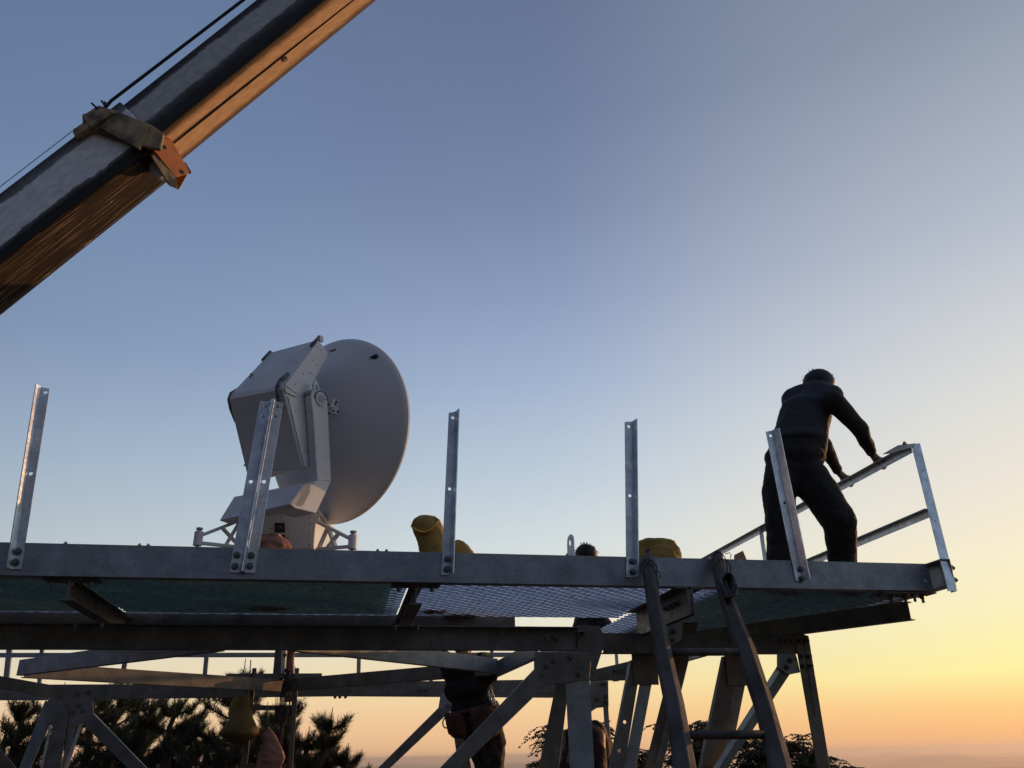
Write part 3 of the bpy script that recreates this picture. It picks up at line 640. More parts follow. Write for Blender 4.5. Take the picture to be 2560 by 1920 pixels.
# ================================================================== RADAR ANTENNA
YA = 9.0
def az(x, y): return (440 + .398 * x, 800 + .398 * y)   # enlargement coordinates to photo pixels
Cd = P(*az(1004, 690), YA)                             # centre of the rim
vd = Cd.normalized(); rr = (_R - vd * _R.dot(vd)).normalized(); uu = rr.cross(vd)
ang = math.radians(-12)
img_r = rr * math.cos(ang) + uu * math.sin(ang)
ax_ = (vd * .70 + img_r * .715).normalized()            # where the dish looks
wv = ax_.cross(UP).normalized(); wv = wv if wv.x > 0 else -wv
uv_ = wv.cross(ax_).normalized(); uv_ = uv_ if uv_.z > 0 else -uv_
ant = thing("radar_antenna", P(800, 1372, YA), "white radar antenna with round dish, boxy housing and truss-legged base", "antenna")
RD_ = (P(*az(1010, 100), YA) - P(*az(1010, 1280), YA)).length / 2 * .925
# dish: paraboloid, convex to the viewer
m = MB(); rings, seg, dep = 22, 96, RD_ * .29
vs = [Cd - ax_ * dep]; fs = []
e1, e2 = wv, uv_
for i in range(1, rings + 1):
    r = RD_ * i / rings
    for j in range(seg):
        t = 2 * math.pi * j / seg; vs.append(Cd + (e1 * math.cos(t) + e2 * math.sin(t)) * r - ax_ * dep * (1 - (i / rings) ** 2))
n_ = len(vs); vs2 = [v + ax_ * .025 for v in vs]
for j in range(seg): fs.append((0, 1 + (j + 1) % seg, 1 + j)); fs.append((n_, n_ + 1 + j, n_ + 1 + (j + 1) % seg))
for i in range(rings - 1):
    for j in range(seg):
        a, b_ = 1 + i * seg + j, 1 + i * seg + (j + 1) % seg; fs.append((a, b_, b_ + seg, a + seg)); fs.append((n_ + a, n_ + a + seg, n_ + b_ + seg, n_ + b_))
o_ = 1 + (rings - 1) * seg
for j in range(seg): fs.append((o_ + j, o_ + (j + 1) % seg, n_ + o_ + (j + 1) % seg, n_ + o_ + j))
m.add(vs + vs2, fs); dish = m.build("dish", 'white_dish', ant, smooth=True)
for p in dish.data.polygons:
    if len(p.vertices) == 4 and abs(p.normal.dot(ax_)) < .35 and p.area < RD_ * 2 * math.pi / seg * .03: p.use_smooth = False
def on_dish(zx, zy):
    """point on the back surface of the dish under an enlargement pixel"""
    d = ray(*az(zx, zy)); lo, hi = .5, 1.3
    k = Cd.dot(ax_) / d.dot(ax_)
    best = None
    for q in range(400):
        t = k * (.8 + .35 * q / 400); p = d * t; rel = p - Cd; a = rel.dot(ax_); r = (rel - ax_ * a).length
        if r <= RD_ and a >= -dep * (1 - (r / RD_) ** 2): return p
    return d * k
p = on_dish(1255, 232); q = MB(); q.ball(p, .035, 12, 8); q.cyl(p - ax_ * .03, p - ax_ * .03 - wv * .05, .014, 8); q.build("cable_gland", 'black', dish, smooth=True)
for zx, zy in ((1195, 940), (1232, 970), (1163, 981), (1203, 1010)):
    p = on_dish(zx, zy); q = MB(); q.ball(p, .007, 8, 5); q.build("bolt", 'black', dish)
p = on_dish(985, 195); q = MB(); q.box(p, wv * .05, ax_ * .008, uv_ * .015); q.build("bracket", 'rubber', dish)
# housing: prism between a left and a right side plane
W1, W0 = .30, -.34
def AW(zx, zy, wc): x, y = az(zx, zy); return RP(x, y, Cd + wv * wc, wv)
Rt = [AW(890, 122, W1), AW(680, 412, W1), AW(672, 432, W1), AW(800, 932, W1)]
Lt = [AW(592, 203, W0), AW(345, 462, W0), AW(330, 500, W0), AW(440, 962, W0)]
backR = [AW(848, 925, W1) , AW(862, 560, W1), AW(880, 365, W1), AW(962, 215, W1), AW(915, 160, W1)]
def shiftL(p): return p - wv * (W1 - W0)
m = MB(); PR = Rt + backR; nR = len(PR)
PL = Lt + [shiftL(p) for p in backR]
m.add(PR + PL, [tuple(range(nR)), tuple(reversed(range(nR, 2 * nR)))] + [(i, (i + 1) % nR, (i + 1) % nR + nR, i + nR) for i in range(nR)])
hs = m.build("housing", 'white', ant, bevel=.012)
# side panel lighter band with screw dots
def dots(lst, wc, parent, r=.006):
    for zx, zy in lst:
        q = MB(); q.ball(AW(zx, zy, wc), r, 8, 5); q.build("screw", 'black', parent)
m = MB(); m.prism([AW(x, y, W1 + .004) for x, y in ((893, 128), (960, 215), (778, 482), (684, 410))], wv * .006); sp = m.build("side_panel", 'white', hs, bevel=.002)
m = MB(); m.prism([AW(x, y, W1 + .004) for x, y in ((680, 418), (776, 484), (782, 498), (684, 455))], wv * .012); m.build("flange", 'white', hs, bevel=.002)
m = MB(); m.prism([AW(x, y, W1 + .004) for x, y in ((700, 480), (800, 492), (846, 640), (858, 915), (806, 930))], wv * .008); m.build("lower_side_panel", 'white', hs, bevel=.002)
dots([(907, 190), (884, 168), (861, 252), (884, 280), (798, 337), (846, 331), (750, 403), (955, 214), (755, 268), (833, 415)], W1 + .012, sp)
dots([(752, 570), (812, 577), (820, 826), (810, 935), (846, 923), (770, 833)], W1 + .014, hs)
# edge seals
def band(A_, B_, th, nm='rubber'):
    m = MB()
    for a, b_ in zip(A_, A_[1:]): m.cyl(a, b_, th, 10); m.ball(a, th, 10, 6)
    m.ball(A_[-1], th, 10, 6); m.build("edge_trim", nm, hs, smooth=True)
band([AW(405, 425, W0 - .01), AW(345, 462, W0 - .01), AW(332, 500, W0 - .01), AW(345, 560, W0 - .01), AW(375, 635, W0 - .01)], None, .018)
band([AW(702, 340, W1 - .02), AW(650, 385, W1 - .02), AW(634, 430, W1 - .02), AW(645, 490, W1 - .02), AW(668, 550, W1 - .02)], None, .022)
band([AW(592, 200, W0), AW(545, 250, W0)], None, .018)
band([AW(900, 105, W1), AW(850, 160, W1)], None, .018)
q = MB(); q.box(AW(907, 118, W1), wv * .02, ax_ * .03, uv_ * .035); q.build("hinge_block", 'white', hs, bevel=.005)
dots([(470, 340), (478, 344), (466, 355), (430, 912), (716, 955)], W0 + .08, hs, .01)
# yoke arm
W2 = W1 + .13
def arm(poly, wa, wt, name, par, mm='white', bev=.006):
    m = MB(); m.prism([AW(x, y, wa) for x, y in poly], -wv * wt); return m.build(name, mm, par, bevel=bev)
ya = arm([(848, 480), (862, 450), (885, 437), (915, 438), (938, 455), (948, 480), (957, 600), (976, 1012), (888, 1006), (862, 600)], W2, .10, "yoke_arm", ant)
arm([(888, 1006), (976, 1012), (880, 1214), (745, 1180), (715, 1155), (800, 1040)], W2, .30, "yoke_elbow", ya)
m = MB(); m.add([AW(x, y, W2) for x, y in ((888, 1006), (800, 1040), (715, 1155), (790, 1185))] + [AW(x, y, W2) - wv * 1.05 for x, y in ((888, 1006), (800, 1000), (715, 1155), (790, 1185))],
    [(0, 1, 2, 3), (7, 6, 5, 4), (0, 4, 5, 1), (1, 5, 6, 2), (2, 6, 7, 3), (3, 7, 4, 0)]); m.build("yoke_base", 'white', ant, bevel=.006)
m = MB(); c = AW(908, 497, W2 + .002)
m.cyl(c, c + wv * .015, .145 * .5 + .005, 32); pv_ = m.build("pivot_disc", 'white', ya, bevel=.002)
m = MB(); m.cyl(c + wv * .015, c + wv * .02, .045, 24); m.build("pivot_cap", 'galv', pv_)
m = MB(); m.tube([c + wv * .012 + (ax_ * math.cos(t) + uv_ * math.sin(t)) * .088 for t in [math.pi * k / 14 for k in range(15)]], .007, 8); m.build("rim", 'rubber', ya, smooth=True)
for k in range(8):
    t = 2 * math.pi * k / 8; q = MB(); q.ball(c + wv * .016 + (ax_ * math.cos(t) + uv_ * math.sin(t)) * .06, .006, 8, 5); q.build("screw", 'black', pv_)
arm([(866, 400), (880, 370), (905, 432), (898, 436), (882, 395), (874, 436), (866, 436)], W2 - .02, .03, "bracket", ya, bev=.001)
arm([(984, 488), (1028, 505), (1026, 594), (976, 582)], W1 + .02, .02, "bracket", dish, bev=.001)
for zx, zy in ((1008, 513), (1018, 575), (1003, 528), (990, 570), (960, 528), (960, 586)):
    q = MB(); q.ball(AW(zx, zy, W1 + .03), .012, 8, 6); q.build("screw", 'black', dish)
q = MB(); q.cyl(AW(960, 540, W1 + .01), AW(985, 545, W1 + .01), .03, 12); q.build("counter_shaft", 'white', ya)
q = MB(); cc = AW(830, 480, W1 + .02); q.cyl(cc, cc + wv * .1, .06, 20); q.build("pivot_hub", 'galv', ya)
# base cabinet and turntable
def AB(zx, zy, Y=YA - .25): return P(*az(zx, zy), Y)
bx = (AB(875, 1220) - AB(530, 1212)); bx.z = 0; bx = bx.normalized(); by = V((-bx.y, bx.x, 0))
m = MB(); tl, tr, br, bl = AB(515, 1214), AB(880, 1222), AB(872, 1444), AB(515, 1444)
for p in (tr,): p.z = tl.z
br.z = bl.z; br.x, br.y = tr.x, tr.y; bl.x, bl.y = tl.x, tl.y
m.prism([tl, tr, br, bl], by * .75); bs = m.build("base_cabinet", 'white', ant, bevel=.006)
m = MB(); m.prism([tl - bx * .03 + UP * .0, tr + bx * .03 , tr + bx * .03 + UP * .03, tl - bx * .03 + UP * .03], by * .8); mm_ = m.build("cabinet_lid", 'white', bs, bevel=.003)
m = MB(); cc = (tl + tr) / 2 + by * .38 + UP * .03; m.cyl(cc, cc + UP * .07, .30, 40); m.build("turntable", 'white', ant, bevel=.004)
def onb(zx, zy, off): 
    x, y = az(zx, zy); return RP(x, y, tl - by * off, by)
m = MB(); m.prism([onb(x, y, .004) for x, y in ((545, 1228), (852, 1230), (845, 1432), (540, 1432))], by * .006); dr = m.build("cabinet_door", 'white', bs, bevel=.002)
for zx, zy in ((845, 1240), (845, 1280), (840, 1345), (838, 1415), (660, 1232), (755, 1234), (597, 1310), (705, 1318), (702, 1368)):
    q = MB(); q.ball(onb(zx, zy, .006), .007, 8, 5); q.build("screw", 'black', dr)
for zy in (1303, 1378):
    p = onb(652, zy, .008); q = MB(); q.prism([onb(x, y, .010) for x, y in ((620, zy - 30), (684, zy - 29), (684, zy + 31), (619, zy + 30))], by * .004); fn = q.build("fan", 'black', dr)
    q = MB(); q.tube([p - by * .006 + (bx * math.cos(t) + UP * math.sin(t)) * .042 for t in [2 * math.pi * k / 20 for k in range(21)]], .003, 6); q.cyl(p, p - by * .01, .018, 14); q.build("fan_guard", 'rubber', fn, smooth=True)
m = MB(); m.prism([onb(x, y, .0) + by * .002 for x, y in ((878, 1222), (902, 1222), (896, 1270), (878, 1270))], by * .01); m.build("hinge_block", 'white', bs)
# truss legs
def truss(root_t, root_b, foot, Yr, Yf, off):
    m = MB(); r = .022
    a, b_, f = P(*az(*root_t), Yr), P(*az(*root_b), Yr), P(*az(*foot), Yf)
    f2 = f + UP * .02; f1 = f - UP * .045
    bar = lambda p, q: m.sweep(p, q, [(-.02, -.016), (.02, -.016), (.02, .016), (-.02, .016)], (q - p).cross(UP).normalized(), (q - p).cross((q - p).cross(UP)).normalized())
    bar(a, f2); bar(b_, f1)
    for ta, tb in ((.30, .55), (.62, .30), (.30, .05)):
        bar(a + (f2 - a) * ta, b_ + (f1 - b_) * tb)
    o = m.build("leg", 'white', ant, bevel=.003)
    q = MB(); q.cyl(f - UP * .075, f + UP * .07, .045, 18); ft = q.build("foot_socket", 'white', o, bevel=.003)
    q = MB(); q.cyl(f + UP * .07, f + UP * .09, .02, 12); q.cyl(f + UP * .09, f + UP * .11, .036, 6); q.cyl(f - UP * .28, f - UP * .075, .017, 10); q.cyl(f - UP * .3, f - UP * .28, .05, 14); q.build("levelling_screw", 'galv', o)
    return f
f1 = truss((515, 1215), (515, 1440), (140, 1372), YA - .2, YA - .55, 0)
f2 = truss((892, 1270), (885, 1440), (1110, 1394), YA - .2, YA - .75, 0)
f3 = truss((892, 1300), (885, 1440), (985, 1420), YA + .3, YA + 1.0, 0)
f4 = truss((520, 1250), (515, 1440), (420, 1420), YA + .3, YA + 1.1, 0)
# steel pedestal table under the antenna feet
zf = min(f.z for f in (f1, f2)) - .30
m = MB(); cpl = (tl + tr) / 2 + by * .4
for f in (f1, f2, f3, f4):
    m.cyl(V((f.x, f.y, zf - .02)), V((f.x, f.y, f.z - .29)), .03, 10)
m.box(V((cpl.x, cpl.y, zf - .02)), bx * 1.05, by * 1.1, UP * .012); m.build("pedestal_deck", 'galv_dull', plat)
pq = RP(694, 1690, cpl, by); DH = dof(pq); m = MB(); m.box(V((pq.x, pq.y, (zf + pq.z) / 2 - .02)) + by * .05, bx * .052, by * .05, UP * ((zf - pq.z) / 2)); m.build("pedestal_column", 'galv_dull', plat)
# ================================================================== CRANE BOOM
YB = 6.0
def uvmat(name, build):
    m = bpy.data.materials.new(name); m.use_nodes = True; n = m.node_tree.nodes; l = m.node_tree.links; p = n["Principled BSDF"]
    uvn = n.new("ShaderNodeUVMap"); uvn.uv_map = "UVMap"; build(n, l, p, uvn); return m
def _nz(n, l, src, sc, det=6, map_=(1, 1, 1)):
    mp = n.new("ShaderNodeMapping"); mp.inputs["Scale"].default_value = map_; l.new(src, mp.inputs[0])
    z = n.new("ShaderNodeTexNoise"); z.inputs["Scale"].default_value = sc; z.inputs["Detail"].default_value = det; z.inputs["Roughness"].default_value = .65; l.new(mp.outputs[0], z.inputs["Vector"]); return z.outputs[0]
def _math(n, l, op, a, b):
    q = n.new("ShaderNodeMath"); q.operation = op
    for i, x in enumerate((a, b)):
        if isinstance(x, (int, float)): q.inputs[i].default_value = x
        else: l.new(x, q.inputs[i])
    return q.outputs[0]
def _ramp(n, l, src, stops, interp='LINEAR'):
    c = n.new("ShaderNodeValToRGB"); c.color_ramp.interpolation = interp; e = c.color_ramp.elements
    while len(e) > 1: e.remove(e[-1])
    e[0].position = stops[0][0]; e[0].color = (*stops[0][1], 1)
    for p_, cc in stops[1:]: x = e.new(p_); x.color = (*cc, 1)
    l.new(src, c.inputs[0]); return c.outputs[0]
def boom_mat(name, stops, warp=.10, streak=None, rough=.5, wsc=5, streak2=None):
    def bld(n, l, p, uvn):
        sep = n.new("ShaderNodeSeparateXYZ"); l.new(uvn.outputs[0], sep.inputs[0])
        z = _nz(n, l, uvn.outputs[0], wsc, 8); z2 = _nz(n, l, uvn.outputs[0], 16, 10); z = _math(n, l, 'ADD', z, _math(n, l, 'MULTIPLY', z2, .45)); z = _math(n, l, 'SUBTRACT', z, .725); z = _math(n, l, 'MULTIPLY', z, warp * 4)
        v = _math(n, l, 'ADD', sep.outputs[1], z); col = _ramp(n, l, v, stops)
        if streak:
            s = _nz(n, l, uvn.outputs[0], 2.4, 9, (.6, 15, 1)); fac = _ramp(n, l, s, [(streak[1] - .02, (0, 0, 0)), (streak[2], (1, 1, 1))])
            mx = n.new("ShaderNodeMix"); mx.data_type = 'RGBA'; l.new(fac, mx.inputs[0]); l.new(col, mx.inputs[6]); mx.inputs[7].default_value = (*streak[0], 1); col = mx.outputs[2]
        if streak2:
            s = _nz(n, l, uvn.outputs[0], 1.4, 9, (.8, 4.5, 1)); fac = _ramp(n, l, s, [(streak2[1], (0, 0, 0)), (streak2[2], (1, 1, 1))])
            mx = n.new("ShaderNodeMix"); mx.data_type = 'RGBA'; l.new(fac, mx.inputs[0]); l.new(col, mx.inputs[6]); mx.inputs[7].default_value = (*streak2[0], 1); col = mx.outputs[2]
        bl = _nz(n, l, uvn.outputs[0], 9, 6); f2_ = _ramp(n, l, bl, [(.3, (.72, .72, .72)), (.7, (1.1, 1.1, 1.1))])
        mu = n.new("ShaderNodeMix"); mu.data_type = 'RGBA'; mu.blend_type = 'MULTIPLY'; mu.inputs[0].default_value = 1; l.new(col, mu.inputs[6]); l.new(f2_, mu.inputs[7])
        l.new(mu.outputs[2], p.inputs["Base Color"]); p.inputs["Roughness"].default_value = max(rough, .72); p.inputs["Specular IOR Level"].default_value = .18
        b = n.new("ShaderNodeBump"); b.inputs["Strength"].default_value = .15; b.inputs["Distance"].default_value = .02; l.new(bl, b.inputs["Height"]); l.new(b.outputs[0], p.inputs["Normal"])
    return uvmat(name, bld)
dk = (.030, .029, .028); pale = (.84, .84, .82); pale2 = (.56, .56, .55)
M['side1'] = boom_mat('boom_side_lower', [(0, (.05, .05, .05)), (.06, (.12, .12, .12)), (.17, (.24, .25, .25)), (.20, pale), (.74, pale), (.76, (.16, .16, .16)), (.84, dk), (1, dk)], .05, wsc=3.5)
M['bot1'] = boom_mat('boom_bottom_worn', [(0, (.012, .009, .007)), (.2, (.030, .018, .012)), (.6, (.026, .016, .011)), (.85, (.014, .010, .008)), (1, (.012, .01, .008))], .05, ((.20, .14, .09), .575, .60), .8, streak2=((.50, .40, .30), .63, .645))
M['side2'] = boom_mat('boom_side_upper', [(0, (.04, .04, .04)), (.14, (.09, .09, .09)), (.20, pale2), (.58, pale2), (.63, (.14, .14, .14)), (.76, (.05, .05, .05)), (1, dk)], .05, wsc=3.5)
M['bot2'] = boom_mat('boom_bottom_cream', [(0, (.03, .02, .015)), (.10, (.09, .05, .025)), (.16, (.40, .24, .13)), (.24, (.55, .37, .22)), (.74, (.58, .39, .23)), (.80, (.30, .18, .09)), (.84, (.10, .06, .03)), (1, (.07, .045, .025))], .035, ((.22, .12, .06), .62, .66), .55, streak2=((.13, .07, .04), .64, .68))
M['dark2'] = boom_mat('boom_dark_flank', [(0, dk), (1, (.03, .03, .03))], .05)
boom = thing("crane_boom", P(-900, 1300, YB), "worn telescopic crane boom crossing the upper left sky with a rope above it", "crane boom")
def boom_section(name, A0, A1, wdt, mats, parent, YB=YB):
    """A0, A1: (top, mid, bottom) pixel triples at two stations; side face at depth YB, belly to depth YB+wdt; the belly edge is chamfered"""
    m = MB(); st = []
    for (t, md, bt) in (A0, A1):
        a, b_ = P(*t, YB), P(*md, YB); c = P(*bt, YB + wdt)
        dvv = c - b_; b2 = b_ + dvv * .82; c1 = b_ + dvv * .82; c2 = c + (a - b_) * .10; 
        st.append([a, b_, c1, c + (a - b_) * .07 + dvv * .0, a + dvv])
    n = 5; Ls = 40; L_ = (st[1][0] - st[0][0]).length
    me_v = []; fcs = []; uvs = []; mi = []
    for k in range(Ls + 1):
        t = k / Ls; me_v += [lerp(st[0][i], st[1][i], t) for i in range(n)]
    for k in range(Ls):
        for i in range(n):
            fcs.append((k * n + i, k * n + (i + 1) % n, (k + 1) * n + (i + 1) % n, (k + 1) * n + i))
            u0, u1 = L_ * k / Ls, L_ * (k + 1) / Ls
            v0, v1 = (0, 1) if i != 1 and i != 2 else ((0, .82) if i == 1 else (.82, 1))
            uvs += [(u0, v0), (u0, v1), (u1, v1), (u1, v0)]; mi.append(0 if i == 0 else (1 if i in (1, 2) else 2))
    fcs += [tuple(range(n)), tuple(range(Ls * n, Ls * n + n))]; uvs += [(0, 0)] * (2 * n); mi += [2, 2]
    me = bpy.data.meshes.new(name); me.from_pydata([tuple(v) for v in me_v], [], fcs)
    ul = me.uv_layers.new(name="UVMap")
    for i, uvc in enumerate(uvs): ul.data[i].uv = uvc
    for p, i in zip(me.polygons, mi): p.material_index = i
    for mm in mats: me.materials.append(M[mm])
    bm = bmesh.new(); bm.from_mesh(me); bmesh.ops.recalc_face_normals(bm, faces=bm.faces); bm.to_mesh(me); bm.free()
    o = bpy.data.objects.new(name, me); COL.objects.link(o)
    bv = o.modifiers.new("b", 'BEVEL'); bv.width = .02; bv.segments = 2; bv.limit_method = 'ANGLE'; bv.angle_limit = math.radians(35)
    attach(o, parent); return o
def ln(a, b_, x): t = (x - a[0]) / (b_[0] - a[0]); return (x, a[1] + (b_[1] - a[1]) * t)
T1 = ((0, 481), (183, 341)); M1 = ((0, 657), (366, 381)); B1 = ((0, 803), (425, 462))
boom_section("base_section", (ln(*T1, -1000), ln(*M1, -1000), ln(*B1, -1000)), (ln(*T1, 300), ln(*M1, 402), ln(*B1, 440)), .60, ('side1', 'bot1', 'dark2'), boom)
T2 = ((297, 269), (638, 0)); M2 = ((410, 326), (811, 0)); B2 = ((475, 395), (954, 0))
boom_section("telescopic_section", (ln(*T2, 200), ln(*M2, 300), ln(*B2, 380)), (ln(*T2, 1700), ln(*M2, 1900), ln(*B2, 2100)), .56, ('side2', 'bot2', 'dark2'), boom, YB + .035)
# dark service line along the pale belly
m = MB(); LN = ((430, 358), (879, 0)); m.tube([P(*ln(*LN, 420), YB + .22) - V((0, .0, .012)), P(*ln(*LN, 1950), YB + .22) - V((0, 0, .012))], .009, 8); 
def belly(x, y):
    # point on the belly plane of the telescopic section
    a, b_, c = P(*M2[0], YB + .035), P(*M2[1], YB + .035), P(*B2[0], YB + .595)
    nn = (b_ - a).cross(c - a).normalized(); return RP(x, y, a, nn), nn
m = MB(); pa, nn = belly(*ln(*LN, 432)); pb, _ = belly(*ln(*LN, 1950)); sg = -1 if nn.z > 0 else 1
m.tube([pa + nn * sg * .012, pb + nn * sg * .012], .008, 8); m.build("service_line", 'rope', boom, smooth=True)
pp, _ = belly(709, 146); m = MB(); m.box(pp + nn * sg * .015, V((.02, 0, .016)), V((0, .02, 0)), V((-.01, 0, .012))); m.build("line_clip", 'collar', boom, bevel=.003)
# collar round the end of the base section
def bpt(tri, t, off): 
    """station helper: tri = (T,M,B) pixel points"""
    a, b_ = P(*tri[0], YB), P(*tri[1], YB); c = P(*tri[2], YB + .60); return a, b_, c
m = MB(); z = V((0, -.04, 0))
poly = [(204, 285), (216, 281), (245, 262), (282, 273), (380, 312), (408, 332), (400, 372), (330, 362), (232, 325), (180, 332), (184, 322), (206, 306)]
m.prism([P(x, y, YB - .05) for x, y in poly], V((0, .044, 0))); cl = m.build("collar", 'collar', boom, bevel=.008)
m = MB(); m.prism([P(x, y, YB - .075) for x, y in ((292, 278), (372, 312), (348, 372), (246, 318))], V((0, .03, 0))); m.build("collar_plate", 'collar', cl, bevel=.006)
m = MB(); m.prism([P(x, y, YB - .10) for x, y in ((204, 287), (262, 268), (284, 282), (226, 316))], V((0, .5, 0))); m.build("collar_cap", 'collar', cl, bevel=.006)
m = MB(); m.prism([P(x, y, YB - .08) for x, y in ((182, 322), (262, 282), (268, 290), (186, 340))], V((0, .09, 0))); m.build("collar_strip", 'collar', cl, bevel=.004)
for a, b_ in (((244, 272), (229, 258)), ((264, 268), (254, 252)), ((268, 264), (262, 255))):
    m = MB(); m.cyl(P(*a, YB - .06), P(*b_, YB - .06), .010, 8); m.build("pin", 'black', cl)
# orange bracket on the belly, facing the sun
OB = YB + .02
pl = [(392, 352), (414, 346), (430, 350), (472, 424), (474, 434), (440, 444), (386, 378)]
m = MB(); m.prism([P(x, y, OB + .3 * (x - 390) / 90) for x, y in pl], V((-.07, 0, .05))); obk = m.build("bracket", 'ochre', boom, bevel=.006); obk['label'] = "orange bracket with two dark holes"
for x, y in ((410, 368), (454, 430)):
    c = P(x, y, OB + .3 * (x - 390) / 90); nrm = (P(430, 350, OB + .13) - P(392, 352, OB)).cross(P(472, 424, OB + .27) - P(392, 352, OB)).normalized()
    if nrm.y > 0: nrm = -nrm
    q = MB(); q.cyl(c, c + nrm * .004, .024, 18); q.build("hole", 'black', obk)
m = MB(); m.prism([P(x, y, OB + .26 * (x - 390) / 90 + .02) for x, y in ((386, 378), (440, 444), (447, 474), (425, 466), (380, 392))], V((-.05, .02, .06))); m.build("bracket_web", 'collar', boom, bevel=.006)
m = MB(); m.prism([P(x, y, OB + .3) for x, y in ((440, 446), (470, 436), (448, 475), (432, 468))], V((-.05, .04, .05))); m.build("bracket_foot", 'ochre', boom, bevel=.006)
m = MB(); m.prism([P(x, y, OB + .3) for x, y in ((464, 405), (480, 432), (472, 436), (456, 412))], V((-.03, .06, .05))); m.build("bracket_lip", 'collar', boom, bevel=.004)
m = MB(); m.prism([P(x, y, YB + .16) for x, y in ((366, 384), (384, 380), (420, 440), (400, 442), (376, 430))], V((-.03, .1, .03))); m.build("wear_pad", 'white', boom, bevel=.004)
# ropes over the boom
m = MB(); m.tube([P(262, 270, YB + .2), P(278, 252, YB + .2), P(608, 0, YB + .2), P(1750, -880, YB + .2)], .016, 10); m.build("hoist_rope", 'rope', boom, smooth=True)
m = MB(); m.tube([P(-500, 818, YB + .2), P(0, 467, YB + .2), P(200, 313, YB + .2)], .0035, 6); m.build("thin_cable", 'rope', boom, smooth=True)
# ================================================================== STEEL FRAME UNDER THE PEDESTAL WITH ROPES AND CLOTHS
hf = thing("trestle_frame", FD(-2.0, DH, -.72), "tan steel trestle of two uprights and crossbars carrying the antenna pedestal", "frame")
def fp(poly, d, t, name, m, par, bevel=.003): o = plate(poly, d, t).build(name, m, par, bevel=bevel); return o
fp([(567, 1684), (805, 1683), (805, 1697), (567, 1698)], DH, .06, "crossbar", 'galv_dull', hf)
def upright(a, b, c, d_, name='upright', m='galv_tan', dd=-.02):
    tl, tr, bl, br = [RD(x, y, DH + dd) for x, y in (a, b, c, d_)]
    bl = tl + (bl - tl) * ((GL - tl.z) / (bl.z - tl.z)); br = tr + (br - tr) * ((GL - tr.z) / (br.z - tr.z))
    q = MB(); q.prism([tl, tr, br, bl], B * .05); q.build(name, m, hf, bevel=.003)
upright((631, 1670), (641, 1670), (601, 1920), (617, 1920)); upright((737, 1670), (748, 1670), (718, 1920), (731, 1920))
fp([(626, 1763), (733, 1763), (731, 1776), (624, 1776)], DH - .03, .012, "tie_bar", 'galv_tan', hf)
for x in (660, 676, 692): q = MB(); c = RD(x, 1769, DH - .032); q.cyl(c, c - B * .003, .012, 12); q.build("bolt_hole", 'black', hf)
fp([(612, 1910), (722, 1910), (720, 1930), (606, 1930)], DH - .03, .012, "tie_bar", 'galv_tan', hf)
fp([(704, 1622), (715, 1622), (712, 1684), (702, 1684)], DH - .03, .01, "side_plate", 'galv_bright', hf)
q = MB(); c = RD(712, 1638, DH - .032); q.cyl(c, c - B * .01, .022, 6); q.build("bolt", 'bolt', hf)
q = MB(); q.tube([RD(627, 1650, DH - .05), RD(624, 1700, DH - .05), RD(617, 1764, DH - .05)], .006, 6); q.build("threaded_rod", 'galv_dull', hf)
q = MB(); q.tube([RD(737, 1664, DH - .05), RD(737, 1690, DH - .05)], .005, 6); q.build("threaded_rod", 'galv_dull', hf)
# chain lying on the far bracing
ch = MB()
for i in range(9):
    c = RD(538 + i * 4.2, 1697 + (i % 3) * .6, DH + .35); r = .016; a = random.uniform(0, 3)
    u1 = (T * math.cos(a * .3) + UP * math.sin(a * .3)); u2 = UP if i % 2 else B
    ch.tube([c + u1 * math.cos(t) * r * 1.4 + u2 * math.sin(t) * r for t in [2 * math.pi * k / 12 for k in range(13)]], .004, 6)
tag(ch.build("chain", 'bolt', smooth=True), "short chain lying on the bracing left of the trestle crossbar", "chain")
# salmon rolled cloth standing behind the pedestal
m = loft(densify([(1600, 719, 739), (1626, 719, 737), (1645, 718, 735), (1665, 716, 733), (1690, 716, 735), (1705, 716, 735)], 4), 10.2, .8, amp=.012, fr=12, seed=2)
q = m.v[-1]; o_ = len(m.v) - 28; m.f = m.f[:-1]; m.v += [V((v.x, v.y, .62)) for v in m.v[-28:]]; m.f += [(o_ + j, o_ + (j + 1) % 28, o_ + 28 + (j + 1) % 28, o_ + 28 + j) for j in range(28)]; m.f.append(tuple(range(o_ + 28, o_ + 56)))
tag(m.build("cloth_roll", 'salmon', smooth=True), "narrow salmon coloured roll standing upright beside the pedestal", "cloth roll")
# rope bundle hanging over the crossbar
rb = MB(); YR = DH - .09
for i in range(7):
    dx = -9 + i * 3; top = (719 + dx * .35, 1678 + abs(dx) * .4)
    pts = [RD(top[0], top[1], YR), RD(712 + dx * .8, 1720, YR - .01 * i), RD(704 + dx, 1790, YR), RD(699 + dx * .8 + 3 * math.sin(i), 1850, YR - .01 * i), RD(695 + dx * .5, 1935, YR)]
    sp_ = []
    for a, b_ in zip(pts, pts[1:]): sp_ += [lerp(a, b_, k / 4) for k in range(4)]
    rb.tube(sp_ + [pts[-1]], .0055, 6)
rb.tube([RD(716, 1678, YR), RD(718, 1674, YR + .05), RD(719, 1678, YR + .12), RD(719, 1700, YR + .13)], .022, 8)
rb.tube([RD(722, 1678, YR), RD(722, 1710, YR), RD(720, 1745, YR)], .016, 8)
tag(rb.build("rope_bundle", 'rope_purple', smooth=True), "bundle of dark blue and black ropes hanging over the trestle crossbar", "rope")
rb = MB()
for x0_, x1_ in ((695, 688), (700, 692), (726, 716), (731, 720), (690, 684)):
    rb.tube([RD(x0_, 1738, YR + .03), RD((x0_ + x1_) / 2 + 1, 1830, YR + .03), RD(x1_, 1935, YR + .03)], .0045, 6)
tag(rb.build("rope_bundle", 'rope', smooth=True), "thin straight cords hanging between the trestle uprights", "rope")
